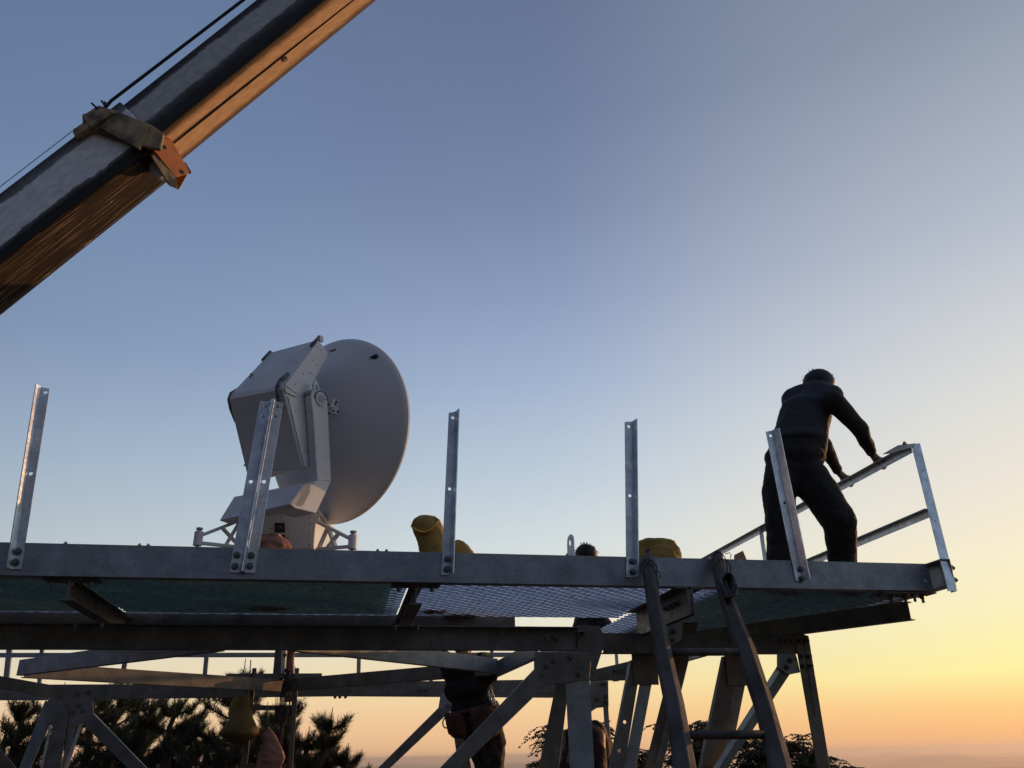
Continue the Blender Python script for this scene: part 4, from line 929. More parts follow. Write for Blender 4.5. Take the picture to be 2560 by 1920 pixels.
# bell-shaped yellow cloth
yc = thing("yellow_cover", RD(600, 1800, DH - .15), "yellow canvas cover hanging like a bell from the left trestle upright", "cover")
YC = RD(600, 1800, DH - .22).y
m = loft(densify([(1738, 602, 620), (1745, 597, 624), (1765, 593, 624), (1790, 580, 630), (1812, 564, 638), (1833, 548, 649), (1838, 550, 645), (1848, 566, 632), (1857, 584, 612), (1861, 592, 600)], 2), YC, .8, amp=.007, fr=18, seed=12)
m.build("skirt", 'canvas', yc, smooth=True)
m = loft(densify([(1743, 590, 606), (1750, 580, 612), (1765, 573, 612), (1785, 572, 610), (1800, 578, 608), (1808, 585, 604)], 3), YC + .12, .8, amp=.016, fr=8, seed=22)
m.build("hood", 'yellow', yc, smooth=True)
q = MB(); q.tube([RD(613, 1744, DH - .2), RD(618, 1715, DH - .12), RD(627, 1690, DH - .06), RD(636, 1676, DH - .04)], .008, 6); q.build("cord", 'rope', yc, smooth=True)
m = loft(densify([(1817, 668, 671), (1835, 662, 684), (1860, 655, 696), (1885, 648, 707), (1900, 646, 709), (1912, 642, 700), (1940, 636, 694), (1990, 640, 690)], 4), RD(670, 1880, DH - .2).y, .30, amp=.03, fr=15, seed=31)
tag(m.build("hanging_cloth", 'salmon', smooth=True), "pointed salmon cloth hanging between the trestle uprights", "cloth")
# ================================================================== LADDER
lp = FD(0, -.055, 1.15); ln_n = T.cross((B * -1.0 + UP * -1.22)).normalized()
def LD(x, y, off=0): return RP(x, y, lp + ln_n * off, ln_n)
sgn = 1 if ln_n.dot(B) > 0 else -1
lad = thing("ladder", LD(1800, 1900), "old grey timber ladder lashed to the front beam and leaning towards the viewer", "ladder")
def rail(pts):
    """pts: list of (y, xl, xr); prolonged down to the ground"""
    L3 = [(LD(xl, y), LD(xr, y)) for y, xl, xr in pts]
    (a0, b0), (a1, b1) = L3[-2], L3[-1]; k = (-1.5 - a0.z) / (a1.z - a0.z); L3.append((lerp(a0, a1, k), lerp(a0, a1, k) + (b1 - a1)))
    vs = []; fs = []; th = ln_n * sgn * .05
    for a, b_ in L3:
        mid = a * .45 + b_ * .55 - ln_n * sgn * .03
        vs += [a, mid, b_, b_ + th, a + th]
    for i in range(len(L3) - 1):
        for j in range(5): fs.append((i * 5 + j, i * 5 + (j + 1) % 5, (i + 1) * 5 + (j + 1) % 5, (i + 1) * 5 + j))
    fs += [(4, 3, 2, 1, 0), tuple((len(L3) - 1) * 5 + j for j in range(5))]
    m = MB(); m.add(vs, fs); return m.build("rail", 'wood', lad, bevel=.004)
rl1 = rail([(1384, 1612, 1632), (1420, 1610, 1638), (1500, 1621, 1651), (1620, 1640, 1678), (1760, 1668, 1712), (1920, 1690, 1742)])
rl2 = rail([(1384, 1783, 1806), (1420, 1786, 1812), (1500, 1806, 1838), (1560, 1826, 1862), (1620, 1846, 1890), (1760, 1893, 1936), (1920, 1931, 1983)])
ra = [(LD(1676, 1623), LD(1856, 1623)), (LD(1724, 1830), LD(1930, 1829))]
stp = ra[1][0] - ra[0][0]; ra.append((ra[1][0] + stp, ra[1][1] + stp)); ra.append((ra[2][0] + stp, ra[2][1] + stp))
for a, b_ in ra:
    dv = (b_ - a).normalized(); m = MB(); m.cyl(a - dv * .03 + ln_n * sgn * .02, b_ + dv * .04 + ln_n * sgn * .02, .021, 14); m.build("rung", 'wood', lad, smooth=True)
for x, y in ((1622, 1380), (1793, 1384)):
    m = MB(); c = LD(x, y); m.ball(c, .022, 12, 8); m.ball(c + T * .006 - UP * .02, .025, 12, 8); o = m.build("end_wrap", 'rope', lad, smooth=True)
# lashing wires
wl = MB()
for (x, y, rx, ry, tt) in ((1622, 1425, 20, 16, .3), (1628, 1440, 17, 26, .9), (1800, 1412, 18, 24, .6), (1806, 1425, 20, 18, .2)):
    c = LD(x, y); pts = []
    for k in range(25):
        t = 2 * math.pi * k / 24; pts.append(LD(x + rx * math.cos(t), y + ry * math.sin(t + tt), 0) + ln_n * sgn * (-.03 + .05 * (1 + math.sin(t)) / 2))
    wl.tube(pts, .0035, 5)
for pts in ([(1632, 1418), (1640, 1420), (1641, 1428), (1636, 1432)], [(1640, 1432), (1648, 1438), (1650, 1450), (1644, 1446)], [(1811, 1391), (1822, 1388), (1826, 1394), (1824, 1402)], [(1598, 1392), (1606, 1398), (1612, 1410)]):
    wl.tube([LD(x, y) - ln_n * sgn * .02 for x, y in pts], .0028, 5)
tag(wl.build("lashing_wire", 'rope', smooth=True), "dark wire lashings tying the ladder tops to the beam", "wire")
cl_ = MB()
for i in range(6):
    pts = []
    for k in range(29):
        t = 2 * math.pi * k / 28; x = 1811 + i * 1.2 + (13 + i * 1.2) * math.cos(t) + 7 * math.sin(t) * .9; y = 1478 + i + (36 - i * 1.5) * math.sin(t)
        pts.append(LD(x, y) - ln_n * sgn * (.03 + .006 * i + .01 * math.sin(3 * t + i)))
    cl_.tube(pts, .008, 7)
tag(cl_.build("rope_coil", 'black', smooth=True), "black coiled sling hanging on the right rail of the ladder", "rope coil")
# ================================================================== PEOPLE
def blob(items, name, m, parent, voxel=.012, smooth_it=6, disp=0, label=None):
    """items: chains [(p, r), ...] or ('e', centre, Matrix, r); merged to one continuous surface by voxel remeshing"""
    mb = MB()
    for it in items:
        if it[0] == 'e': mb.ball(it[1], it[3], 20, 14, it[2]); continue
        for (p0, r0), (p1, r1) in zip(it, it[1:]):
            L_ = (p1 - p0).length; n = max(2, int(L_ / (min(r0, r1) * .35)))
            for k in range(n + 1): t = k / n; mb.ball(lerp(p0, p1, t), r0 + (r1 - r0) * t, 16, 10)
    me = bpy.data.meshes.new(name); me.from_pydata([tuple(x) for x in mb.v], [], mb.f)
    bm = bmesh.new(); bm.from_mesh(me); bmesh.ops.recalc_face_normals(bm, faces=bm.faces); bm.to_mesh(me); bm.free()
    o = bpy.data.objects.new(name, me); COL.objects.link(o); me.materials.append(M[m])
    r = o.modifiers.new("r", 'REMESH'); r.mode = 'VOXEL'; r.voxel_size = voxel; r.use_smooth_shade = True
    if smooth_it: s = o.modifiers.new("s", 'SMOOTH'); s.iterations = smooth_it; s.factor = .5
    if disp:
        tx = bpy.data.textures.new("folds", 'CLOUDS'); tx.noise_scale = .09; tx.noise_depth = 2
        d = o.modifiers.new("d", 'DISPLACE'); d.texture = tx; d.texture_coords = 'LOCAL'; d.strength = disp; d.mid_level = .5
    bpy.context.view_layer.update()
    dg = bpy.context.evaluated_depsgraph_get(); me2 = bpy.data.meshes.new_from_object(o.evaluated_get(dg)); o.modifiers.clear(); o.data = me2; me2.name = name
    for p in me2.polygons: p.use_smooth = True
    if parent is not None: attach(o, parent)
    if label: o['label'] = label
    return o
def EL(x, y, z): return Matrix(((x, 0, 0), (0, y, 0), (0, 0, z)))
def rotz(a): return Matrix.Rotation(a, 3, 'Z')
def head_items(c, face, r=.105):
    """c centre of the head, face: horizontal look direction"""
    f = V(face).normalized(); s = f.cross(UP).normalized(); it = [('e', c, EL(.93, .93, 1.12), r), ('e', c + f * .018 - UP * .035, EL(.8, .8, .95), r * .9)]
    it.append([(c + f * .098 - UP * .005, .010), (c + f * .112 - UP * .03, .014)])               # nose
    it.append([(c + f * .088 - UP * .062 + s * .018, .008), (c + f * .088 - UP * .062 - s * .018, .008)])   # lips
    it.append([(c + f * .07 - UP * .095, .022), (c + f * .06 - UP * .09, .03)])                      # chin
    for g_ in (-1, 1):
        it.append([(c + s * g_ * .098 + UP * .01, .014), (c + s * g_ * .1 - UP * .03, .010)])       # ears
        it.append([(c + f * .088 + s * g_ * .034 + UP * .012, .010), (c + f * .085 + s * g_ * .045 + UP * .012, .009)])
    return it
def hand_items(wr, palm_c, fdir, side, down, ln_=.08):
    """wrist, palm centre, finger direction over the held bar, sideways direction, curl direction"""
    it = [[(wr, .028), (palm_c, .032)], [(palm_c - side * .028, .022), (palm_c + side * .03, .022)], [(palm_c - side * .03 + fdir * .025, .017), (palm_c + side * .034 + fdir * .025, .017)]]
    for i, (o_, l_) in enumerate(((-.032, .86), (-.010, 1.0), (.012, .95), (.034, .78))):
        b0 = palm_c + side * o_ + fdir * .03; L_ = ln_ * l_
        p1 = b0 + fdir * L_ * .36 + down * .004; p2 = p1 + down * L_ * .45 + fdir * .004; p3 = p2 + down * L_ * .32 - fdir * .02
        it.append([(b0, .0115), (p1, .0105), (p2, .0098), (p3, .0085)])
    t0 = palm_c - side * .03 - fdir * .01; it.append([(t0, .014), (t0 - side * .026 + fdir * .012 + down * .01, .0125), (t0 - side * .034 + fdir * .02 + down * .036, .0105)])
    return it
# ---- the worker on the platform
p1 = thing("person", P(2030, 1480, 5.85), "person in dark vest and black trousers leaning over the railing with both hands on it", "person")
YP = 5.85
hR = RS(2193, 1150, SR - .02); hL = RS(2112, 1198, SR - .02)
hR.z = ZR + .022; hL.z = ZR + .022
hc = P(2050, 966, YP + .12)
face = V((.75, .66, -.1))
sR, eR = P(2080, 1000, YP - .12), P(2148, 1070, YP - .03); sL, eL = P(1985, 1022, YP + .22), P(2058, 1112, YP + .42)
wR = hR - T * .05 - V((.0, .03, 0)) + UP * .045; wL = hL - T * .06 - V((0, .03, 0)) + UP * .045
pel = P(1985, 1150, YP); mid = P(1995, 1075, YP); che = P(2018, 1020, YP + .03); nk = P(2045, 985, YP + .09)
footL, footR = P(1950, 1420, YP - .05), P(2106, 1420, YP + .0)
kL, kR = P(1950, 1290, YP - .03), P(2100, 1308, YP - .12); hpL, hpR = P(1945, 1175, YP), P(2022, 1185, YP - .02)
def shoe(a, f): a = V((a.x, a.y, 1.03)); return [(a, .045), (a + f * .16 - UP * .01, .038)]
ff = V((.75, .66, 0)).normalized()
items = head_items(hc, face) + [[(nk, .055), (hc, .06)], [(che, .11), (mid, .115), (pel, .13)], [(sL, .055), (sR, .055)],
    [(sR, .062), (eR, .045), (wR, .027)], [(sL, .062), (eL, .045), (wL, .027)],
    [(hpL, .09), (kL, .06), (footL, .04), (V((footL.x, footL.y, 1.03)), .04)], [(hpR, .09), (kR, .06), (footR, .04), (V((footR.x, footR.y, 1.03)), .04)]]
items += hand_items(wR, hR, T, B * .9 + T * .1, -UP, .085) + hand_items(wL, hL, T, B, -UP, .085)
blob(items, "body", 'skin', p1, .008, 3)
def wide(c, hx_, hy_, hz_, a=0): return ('e', c, rotz(a) @ EL(hx_, hy_, hz_), 1.0)
blob([wide(lerp(che, pel, t_), .195 + .012 * math.sin(t_ * 3), .15, .10) for t_ in (0, .1, .2, .3, .4, .5, .6)] + [wide(lerp(che, nk, .5), .155, .135, .09), [(che + V((-.08, .05, .02)), .10), (sL + UP * .0, .085)], [(P(2055, 990, YP + .02), .085), (P(2074, 996, YP - .08), .08)], wide(P(2038, 990, YP + .06), .13, .12, .065), wide(P(2050, 974, YP + .05), .118, .105, .062), [(P(1985, 1000, YP + .1), .10), (P(2040, 978, YP + .05), .09), (P(2082, 988, YP - .08), .078)], wide(P(2000, 1096, YP), .208, .158, .07), [(P(2026, 1090, YP), .13), (P(2040, 1120, YP), .085)]], "vest", 'vest', p1, .013, 10, .02)
blob([[(sR, .082), (lerp(sR, eR, .5), .072), (eR, .062), (lerp(eR, wR, .6), .05), (lerp(eR, wR, .93), .041)]], "sleeve", 'sleeve', p1, .012, 3, .018)
blob([[(sL, .082), (eL, .066), (lerp(eL, wL, .6), .05), (lerp(eL, wL, .93), .041)]], "sleeve", 'sleeve', p1, .012, 3, .018)
blob([wide(P(1987, 1145, YP), .225, .17, .12), wide(P(1988, 1120, YP), .195, .15, .07), [(P(1962, 1180, YP), .145), (lerp(hpL, kL, .5), .125), (kL, .108), (lerp(kL, footL, .5), .096), (V((footL.x, footL.y, 1.1)), .095)],
      [(P(2010, 1180, YP), .15), (lerp(hpR, kR, .5), .132), (kR, .120), (lerp(kR, footR, .45), .104), (V((footR.x, footR.y, 1.1)), .098)]], "trousers", 'black_cloth', p1, .014, 4, .022)
blob([shoe(footL, ff)], "shoe", 'black', p1, .01, 2); blob([shoe(footR, ff)], "shoe", 'black', p1, .01, 2)
hair = blob([('e', hc + UP * .02 - face.normalized() * .012, EL(1.02, 1.02, .98), .118), ('e', hc - face.normalized() * .03 - UP * .03, EL(1, 1, .8), .105)], "hair", 'hair', p1, .01, 2, .012)
hs_ = MB()
for i in range(160):
    a = random.uniform(0, 2 * math.pi); e = random.uniform(.2, 1.4); dr_ = V((math.cos(a) * math.cos(e), math.sin(a) * math.cos(e), math.sin(e)))
    p = hc + UP * .02 + V((dr_.x * .115, dr_.y * .115, dr_.z * .112)); L_ = random.uniform(.002, .008) * (4 if (a > 2.5 and a < 3.8 and i % 2 == 0) else 1)
    hs_.tube([p - dr_ * .01, p + dr_ * L_ * .6, p + dr_ * L_ + V((random.uniform(-.012, .012), 0, random.uniform(-.01, .01)))], [.004, .0028, .0008], 4)
hs_.build("hair_strands", 'hair', hair)
# ---- worker standing inside the tower
YQ = 8.0
p2 = thing("person", P(1215, 2000, YQ), "worker in black jacket and mottled trousers with brown tool pouches standing behind the diagonal brace", "person")
hc2 = P(1158, 1607, YQ + .05); f2_ = V((.5, .8, 0))
w2 = P(1185, 1795, YQ); c2 = P(1160, 1690, YQ)
sl2, sr2 = P(1122, 1655, YQ), P(1205, 1652, YQ); gl = P(1218, 1640, YQ - .25); el2, er2 = P(1098, 1640, YQ - .1), P(1225, 1690, YQ - .1); gl0 = P(1110, 1600, YQ - .28)
fz = GL + .05
def gpt(x, y, Y): q = P(x, y, Y); return q
k1, k2 = P(1236, 1900, YQ - .03), P(1212, 1905, YQ + .12)
fa, fb = V((k1.x + .02, k1.y + .05, fz)), V((k2.x - .02, k2.y + .1, fz))
ha = lambda c_, s_: [[(c_ - f2_ * .03, .03), (c_, .03)], [(c_ - V((.025, 0, 0)), .02), (c_ + V((.028, 0, 0)), .02)]] + [[(c_ + V((-.028 + .019 * i, .02, 0)), .0115), (c_ + V((-.03 + .02 * i, .055, .01)), .011), (c_ + V((-.028 + .019 * i, .065, -.02)), .0095)] for i in range(4)] + [[(c_ + V((-.03 * s_, 0, 0)), .013), (c_ + V((-.05 * s_, .03, 0)), .0115)]]
it = head_items(hc2, f2_) + [[(P(1160, 1652, YQ), .055), (hc2, .06)], [(c2, .12), (w2, .12)], [(sl2, .065), (sr2, .065)], [(sl2, .06), (el2, .045), (gl0, .03)], [(sr2, .06), (er2, .045), (gl, .03)],
    [(P(1215, 1805, YQ), .09), (k1, .06), (fa, .045), (fa + f2_.normalized() * .14, .04)], [(P(1178, 1805, YQ + .05), .09), (k2, .06), (fb, .045), (fb + f2_.normalized() * .14, .04)]]
it += ha(gl, 1) + ha(gl0, -1)
blob(it, "body", 'skin', p2, .010, 2)
blob([wide(P(1188, 1770, YQ), .225, .16, .12), wide(P(1172, 1725, YQ), .225, .16, .14), wide(P(1160, 1680, YQ), .215, .15, .13), [(sl2, .085), (el2, .07), (lerp(el2, gl0, .8), .05)], [(sr2, .085), (er2, .07), (lerp(er2, gl, .75), .05)]], "jacket", 'black_cloth', p2, .014, 3, .03)
blob([wide(P(1198, 1805, YQ), .20, .15, .11), [(P(1222, 1815, YQ), .12), (P(1234, 1860, YQ), .108), (k1, .095), (lerp(k1, fa, .85), .075)], [(P(1180, 1815, YQ + .05), .12), (k2, .095), (lerp(k2, fb, .85), .075)]], "trousers", 'camo', p2, .014, 3, .03)
blob([('e', hc2 + UP * .015 - f2_ * .01, EL(1, 1, 1), .116)], "hair", 'hair', p2, .012, 1, .01)
blob(ha(gl + UP * .002, 1), "glove", 'glove', p2, .007, 1)
for f_ in (fa, fb): blob([[(f_ - UP * .005, .052), (f_ + f2_.normalized() * .15 - UP * .005, .046)]], "boot", 'black', p2, .012, 2)
pm = loft(densify([(1782, 1112, 1146), (1790, 1112, 1160), (1810, 1116, 1165), (1835, 1122, 1168), (1843, 1130, 1165), (1846, 1138, 1158)], 3), YQ - .2, .5, amp=.008, fr=14); po = pm.build("tool_pouch", 'leather', p2, smooth=True)
q = MB(); c = P(1115, 1807, YQ - .2); q.tube([c + V((math.cos(t) * .028, 0, math.sin(t) * .042)) for t in [2 * math.pi * k / 20 for k in range(21)]], .006, 6); q.build("hammer_ring", 'leather', po, smooth=True)
pm = loft(densify([(1768, 1176, 1228), (1776, 1174, 1238), (1800, 1176, 1243), (1830, 1182, 1246), (1842, 1190, 1240)], 3), YQ - .2, .5, amp=.01, fr=14, seed=4); pm.build("tool_pouch", 'leather', p2, smooth=True)
q = MB(); q.tube([P(x, y, YQ - .17) for x, y in ((1120, 1788), (1150, 1783), (1180, 1776), (1210, 1768), (1236, 1757))], .022, 8); q.build("tool_belt", 'leather', p2, smooth=True)
q = MB()
for x, y, r in ((1226, 1733, .030), (1232, 1748, .026), (1229, 1742, .035), (1235, 1756, .022)):
    c = P(x, y, YQ - .2); q.tube([c + V((math.cos(t) * r * .6, math.sin(t) * .01, math.sin(t) * r)) for t in [2 * math.pi * k / 16 for k in range(17)]], .0045, 6)
q.build("carabiner", 'galv_bright', p2, smooth=True)
q = MB(); q.tube([P(x, y, YQ - .2) for x, y in ((1172, 1790), (1170, 1830), (1182, 1860), (1192, 1890), (1200, 1925))], .006, 6); q.build("safety_cord", 'rope', p2, smooth=True)
# ---- worker bending down behind the near corner column
YM = 7.4
p3 = thing("person", P(1480, 2030, YM), "person in a maroon shirt bending down behind the near corner column", "person")
hp, bk, shd, hc3 = P(1500, 1925, YM + .1), P(1482, 1868, YM), P(1452, 1842, YM - .1), P(1436, 1900, YM - .2)
g3 = GL + .05; k3a, k3b = V((hp.x - .1, hp.y - .35, -.32)), V((hp.x + .12, hp.y - .3, -.34)); f3a, f3b = V((hp.x - .08, hp.y - .05, g3)), V((hp.x + .14, hp.y - .02, g3))
hA, hB = V((hc3.x - .08, hc3.y - .25, g3 + .12)), V((hc3.x + .15, hc3.y - .28, g3 + .12)); eA, eB = lerp(shd, hA, .5) + V((-.08, 0, 0)), lerp(shd, hB, .5) + V((.08, 0, 0))
fd3 = V((-.3, -.9, -.3))
blob(head_items(hc3, fd3) + [[(shd, .06), (hc3, .06)], [(hp, .13), (bk, .12), (shd, .11)], [(shd + V((-.12, 0, 0)), .06), (eA, .042), (hA, .03)], [(shd + V((.14, 0, 0)), .06), (eB, .042), (hB, .03)],
    [(hp, .1), (k3a, .065), (f3a, .045), (f3a + V((0, -.15, 0)), .04)], [(hp, .1), (k3b, .065), (f3b, .045), (f3b + V((0, -.15, 0)), .04)]] + ha(hA, -1) + ha(hB, 1), "body", 'skin', p3, .010, 2)
blob([wide(P(1504, 1900, YM + .1), .135, .16, .15), wide(bk, .15, .17, .14), wide(P(1462, 1845, YM - .05), .17, .16, .12), [(P(1440, 1850, YM - .1), .11), (eA, .07), (lerp(eA, hA, .85), .05)], [(P(1478, 1856, YM - .1), .11), (eB, .07), (lerp(eB, hB, .85), .05)], [(P(1484, 1836, YM), .11), (P(1518, 1900, YM + .1), .10)]], "shirt", 'maroon', p3, .014, 3, .035)
blob([[(hp, .16), (k3a, .09), (lerp(k3a, f3a, .8), .07)], [(hp, .16), (k3b, .09), (lerp(k3b, f3b, .8), .07)]], "trousers", 'black_cloth', p3, .014, 3, .03)
blob([('e', hc3 + UP * .012 + V((.01, .02, 0)), EL(1, 1, 1), .116)], "hair", 'hair', p3, .012, 1, .01)
# ---- worker kneeling on the walkway, only the hair shows above the beam
YK = 8.35
p4 = thing("person", P(1466, 1600, YK), "kneeling person of whom only dark tousled hair shows above the beam beside the lug", "person")
hc4 = P(1466, 1392, YK); q4 = V((0, -.1, -1)).normalized()
ms = hc4 - UP * .28; pv4 = V((hc4.x + .02, hc4.y + .15, 1.28)); kA, kB = V((hc4.x - .12, hc4.y - .2, 1.05)), V((hc4.x + .14, hc4.y - .2, 1.05)); fA4, fB4 = V((hc4.x - .1, hc4.y + .2, 1.04)), V((hc4.x + .12, hc4.y + .2, 1.04))
hA4, hB4 = ms + V((-.15, -.3, -.15)), ms + V((.15, -.3, -.15))
blob(head_items(hc4, V((0, -1, -.2))) + [[(ms, .06), (hc4, .06)], [(ms - UP * .05, .13), (pv4, .13)], [(ms + V((-.15, 0, -.04)), .06), (ms + V((-.22, -.12, -.22)), .045), (hA4, .03)], [(ms + V((.15, 0, -.04)), .06), (ms + V((.22, -.12, -.22)), .045), (hB4, .03)], [(pv4, .1), (kA, .06), (fA4, .045)], [(pv4, .1), (kB, .06), (fB4, .045)]] + ha(hA4, -1) + ha(hB4, 1), "body", 'skin', p4, .010, 2)
blob([wide(ms - UP * .08, .2, .14, .14), wide(lerp(ms, pv4, .6), .18, .15, .2), [(ms + V((-.15, 0, -.04)), .08), (ms + V((-.22, -.12, -.22)), .06)], [(ms + V((.15, 0, -.04)), .08), (ms + V((.22, -.12, -.22)), .06)]], "jacket", 'black_cloth', p4, .014, 3, .02)
blob([[(pv4, .14), (kA, .085), (fA4, .07)], [(pv4, .14), (kB, .085), (fB4, .07)]], "trousers", 'black_cloth', p4, .014, 3, .02)
hr4 = blob([('e', hc4 + UP * .015, EL(.98, .98, .95), .118)], "hair", 'hair', p4, .009, 1, .014)
hs_ = MB()
for i in range(120):
    a = random.uniform(0, 2 * math.pi); e = random.uniform(.1, 1.5); dr_ = V((math.cos(a) * math.cos(e), math.sin(a) * math.cos(e), math.sin(e)))
    p = hc4 + UP * .015 + dr_ * .112; L_ = random.uniform(.01, .03); tg = V((-.6, 0, .4)) if i % 2 else V((.5, 0, 0))
    hs_.tube([p - dr_ * .01, p + dr_ * L_ * .5 + tg * L_ * .3, p + dr_ * L_ * .7 + tg * L_ * .9], [.004, .0028, .0008], 4)
hs_.build("hair_strands", 'hair', hr4)
expanded("floor_mesh", .80, sC3, 1.62, 3.6)
# ================================================================== TREES
def needles(vs, fs, p, d, n, L_, w_):
    d = d.normalized(); q = d.orthogonal().normalized(); k = d.cross(q)
    for i in range(n):
        a = random.uniform(0, 2 * math.pi); t = random.uniform(-.14, .08) ; sp = random.uniform(.4, 1.9)
        nd = (d + (q * math.cos(a) + k * math.sin(a)) * sp).normalized(); b_ = p + d * t
        s = nd.orthogonal().normalized() * w_ if i % 2 else nd.cross(UP + V((.01, 0, 0))).normalized() * w_
        j = len(vs); l_ = L_ * random.uniform(.7, 1.15); vs += [b_ - s, b_ + s, b_ + nd * l_]; fs.append((j, j + 1, j + 2))
def pine(top, spread, seed, dens=1.0, label=None, lean=0, vis=2.6):
    random.seed(seed); gzv = gz(top.x, top.y); H = top.z - gzv
    root = thing("pine_tree", V((top.x, top.y, gzv)), label, "pine tree", "pines beyond the platform")
    tk = MB(); base = V((top.x + lean, top.y, gzv)); pts = [base + (top - base) * (k / 10) + V((noise.noise(V((k * .7, seed, 0))) * .12, 0, 0)) for k in range(10)] + [top]
    tk.tube(pts, [.02 + .09 * (1 - k / 10) for k in range(11)], 8)
    nv, nf = [], []; nb = int(vis / .24)
    tk2 = MB()
    def along(z_): t = (z_ - gzv) / H; i = min(9, int(t * 10)); return lerp(pts[i], pts[i + 1], t * 10 - i)
    needles(nv, nf, top, UP, int(70 * dens), .10, .0029)
    tk2.tube([top, top + UP * random.uniform(.14, .24) + V((.01, 0, 0))], .006, 5)
    for b in range(nb):
        z_ = top.z - .12 - b * .24 * random.uniform(.9, 1.1)
        if z_ < gzv + .4: break
        c = along(z_); t = (top.z - z_) / vis
        for w_ in range(random.choice((4, 5, 5))):
            a = random.uniform(0, 2 * math.pi); ln2 = spread * (.18 + .95 * t ** .75) * random.uniform(.6, 1.1)
            dr = V((math.cos(a), math.sin(a), random.uniform(-.05, .25))); bp = [c]
            ns_ = 6
            for k in range(1, ns_ + 1): bp.append(c + dr * ln2 * k / ns_ + UP * ln2 * .24 * (k / ns_) ** 2.2 + V((noise.noise(c * 3 + V((k, w_, b))), noise.noise(c * 3 + V((k + 9, w_, b))), 0)) * .08 * ln2)
            tk2.tube(bp, [.018 - .0022 * k for k in range(ns_ + 1)], 5)
            for k in range(2, ns_ + 1):
                dd = (bp[k] - bp[k - 1]).normalized(); needles(nv, nf, bp[k], dd + UP * .4, int(34 * dens), .10, .0029)
                for sdv in range(random.choice((1, 2, 2))):
                    sa = random.choice((-1, 1)); sdir_ = (dd + dr.cross(UP) * sa * random.uniform(.5, 1.1) + UP * random.uniform(.3, .9)).normalized()
                    l2 = ln2 * .26 * random.uniform(.6, 1.2); e_ = bp[k] + sdir_ * l2
                    tk2.tube([bp[k], e_], [.007, .004], 4)
                    needles(nv, nf, lerp(bp[k], e_, .55), sdir_ + UP * .2, int(30 * dens), .095, .0029); needles(nv, nf, e_, sdir_ + UP * .5, int(44 * dens), .11, .0032)
                    if random.random() < .12: tk2.tube([e_, e_ + UP * random.uniform(.08, .16)], .004, 4)
    tr = tk.build("trunk", 'bark', root, smooth=True, fixn=False); tk2.build("branches", 'bark', root, fixn=False)
    m = MB(); m.add(nv, nf); m.build("crown", 'needle', root, fixn=False); return root
pine(P(608, 1690, 12.4), 1.0, 11, 1.0, "tallest pine, its spiky top behind the left trestle upright", vis=2.4)
pine(P(434, 1762, 12.8), .95, 12, 1.0, "pine with a pointed top between the far corner leg and the yellow cover", vis=2.2)
pine(P(300, 1722, 14.2), 1.1, 13, 1.1, "broad dense pine behind the left far gusset and its right brace", vis=2.6)
pine(P(372, 1752, 15.5), 1.0, 19, 1.0, "pine with forked upright tips rising under the far beam", vis=2.4)
pine(P(60, 1765, 12.0), .85, 14, .9, "leftmost pine, its loose boughs against the sky at the left edge", vis=2.0)
pine(P(155, 1740, 15.0), 1.0, 15, 1.0, "pine hidden mostly behind the left corner legs", vis=2.6)
pine(P(722, 1768, 13.4), .9, 16, 1.0, "pine behind the right trestle upright", vis=2.2)
pine(P(828, 1800, 13.0), .85, 17, 1.0, "rightmost pine with a pointed tip against the open sky", lean=-.3, vis=2.0)
pine(P(868, 1888, 13.2), .6, 18, 1.0, "small low pine at the right end of the pine group", vis=1.4)
pine(P(520, 1850, 14.5), 1.3, 20, 1.0, "bushy lower pine below the yellow cover", vis=2.0)
for i_, (x_, y_, Y_, sp2, lb) in enumerate(((238, 1752, 13.4, .9, "dense pine just right of the far corner gusset"), (345, 1800, 13.0, .9, "low bushy pine under the forked tips"), (480, 1822, 13.6, .9, "round low pine left of the yellow cover"), (600, 1815, 13.2, 1.0, "dark pine right behind the yellow cover"), (665, 1790, 14.0, .9, "pine with a curved trunk between the trestle uprights"), (770, 1845, 13.6, .9, "low pine right of the trestle"), (15, 1830, 13.0, .7, "low pine at the bottom left corner"))):
    pine(P(x_, y_, Y_), sp2, 50 + i_, 1.0, lb, vis=1.8)
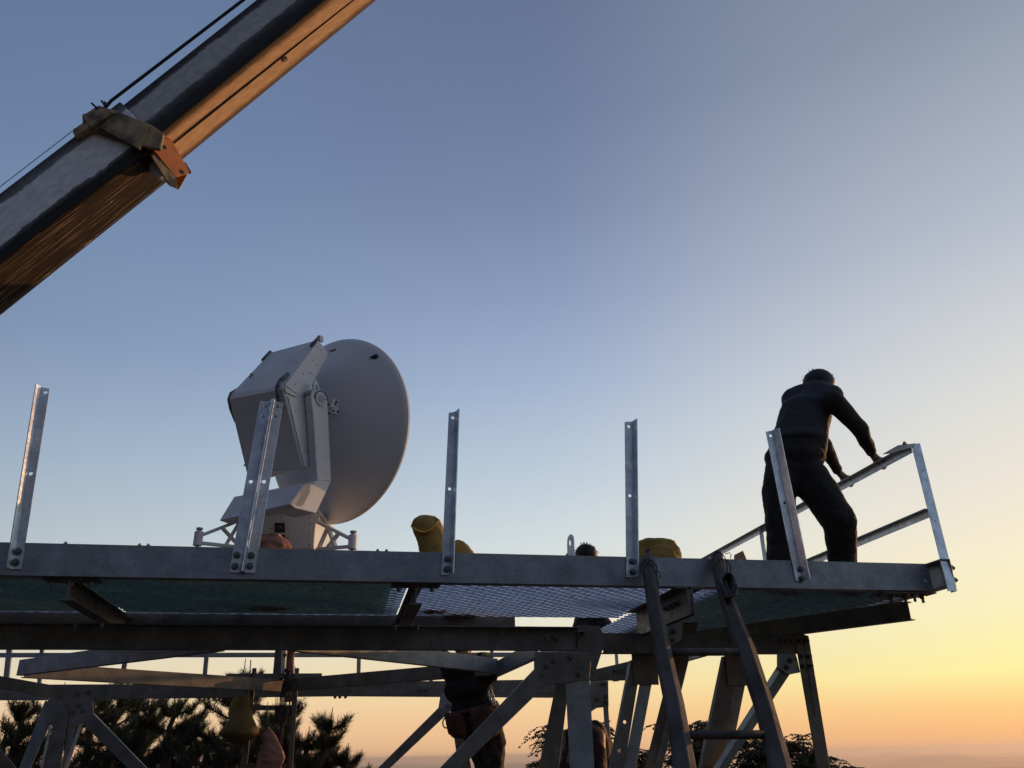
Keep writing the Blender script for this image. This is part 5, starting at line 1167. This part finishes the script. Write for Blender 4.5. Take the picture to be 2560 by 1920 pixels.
def leafy(c, spread, h, seed, n=70, label=None, cat="tree"):
    random.seed(seed); gzv = gz(c.x, c.y); base = V((c.x, c.y, gzv))
    root = thing("broadleaf_tree", base, label, cat, "feathery trees at the right")
    tk = MB(); t0 = V((c.x, c.y, c.z - h)); tk.tube([base, lerp(base, t0, .6) + V((.06, 0, 0)), t0, c - UP * h * .3], [.09, .07, .05, .015], 8)
    bt = MB(); lv, lf = [], []
    for i in range(n):
        a = random.uniform(0, 2 * math.pi); zz = random.uniform(0, 1); st = lerp(t0, c - UP * h * .3, zz)
        rr_ = spread * random.uniform(.35, 1.0) * (1 - .45 * zz); e_ = st + V((math.cos(a) * rr_, math.sin(a) * rr_, h * random.uniform(.05, .42)))
        mid_ = lerp(st, e_, .55) + UP * .12; bp = [st, mid_, e_]; bt.tube(bp, [.016, .009, .004], 4)
        for s_ in range(7):
            t = random.uniform(.35, 1.02); b_ = lerp(st, mid_, t / .55) if t < .55 else lerp(mid_, e_, (t - .55) / .45)
            dd = V((random.uniform(-1, 1), random.uniform(-1, 1), random.uniform(-.15, .35))).normalized(); L_ = random.uniform(.12, .3)
            pts = [b_ + dd * L_ * k / 7 - UP * .22 * L_ * (k / 7) ** 2 * 2 for k in range(8)]; bt.tube(pts[::3] + [pts[-1]], .003, 4)
            for k in range(1, 8):
                for sg_ in (-1, 1, 0):
                    sd_ = dd.cross(UP).normalized() * sg_; le = pts[k] + (sd_ * .045 + dd * .03) * random.uniform(.6, 1.3) - UP * random.uniform(0, .035)
                    wv_ = (dd * .014 + UP * random.uniform(-.012, .012)); j = len(lv)
                    m_ = lerp(pts[k], le, .5); lv += [pts[k], m_ + wv_, le, m_ - wv_]; lf.append((j, j + 1, j + 2, j + 3))
    tk.build("trunk", 'bark', root, smooth=True); bt.build("branches", 'bark', root, fixn=False); m = MB(); m.add(lv, lf); m.build("crown", 'leaf', root, fixn=False)
leafy(P(1730, 1815, 13.0), .85, 1.1, 31, 90, "feathery dark tree seen between the two ladder rails")
leafy(P(1905, 1822, 13.6), .95, 1.1, 32, 100, "feathery dark tree behind the pale diagonal brace")
leafy(P(2010, 1845, 13.0), .75, 1.0, 33, 60, "loose leafy boughs just left of the right-hand column")
leafy(P(1490, 1775, 14.0), .30, 1.2, 34, 14, "thin leafy twigs behind the back of the person in maroon")
leafy(P(1370, 1820, 13.0), .28, .9, 35, 10, "sparse leafy twigs left of the near corner column")
leafy(P(1600, 1880, 14.5), .45, .8, 36, 30, "low leafy tree left of the ladder foot")
leafy(P(2120, 1912, 14.0), .30, .5, 37, 10, "lowest leafy twig right of the right-hand column")
random.seed(1)
scene.cycles.max_bounces = 6; scene.cycles.volume_bounces = 0
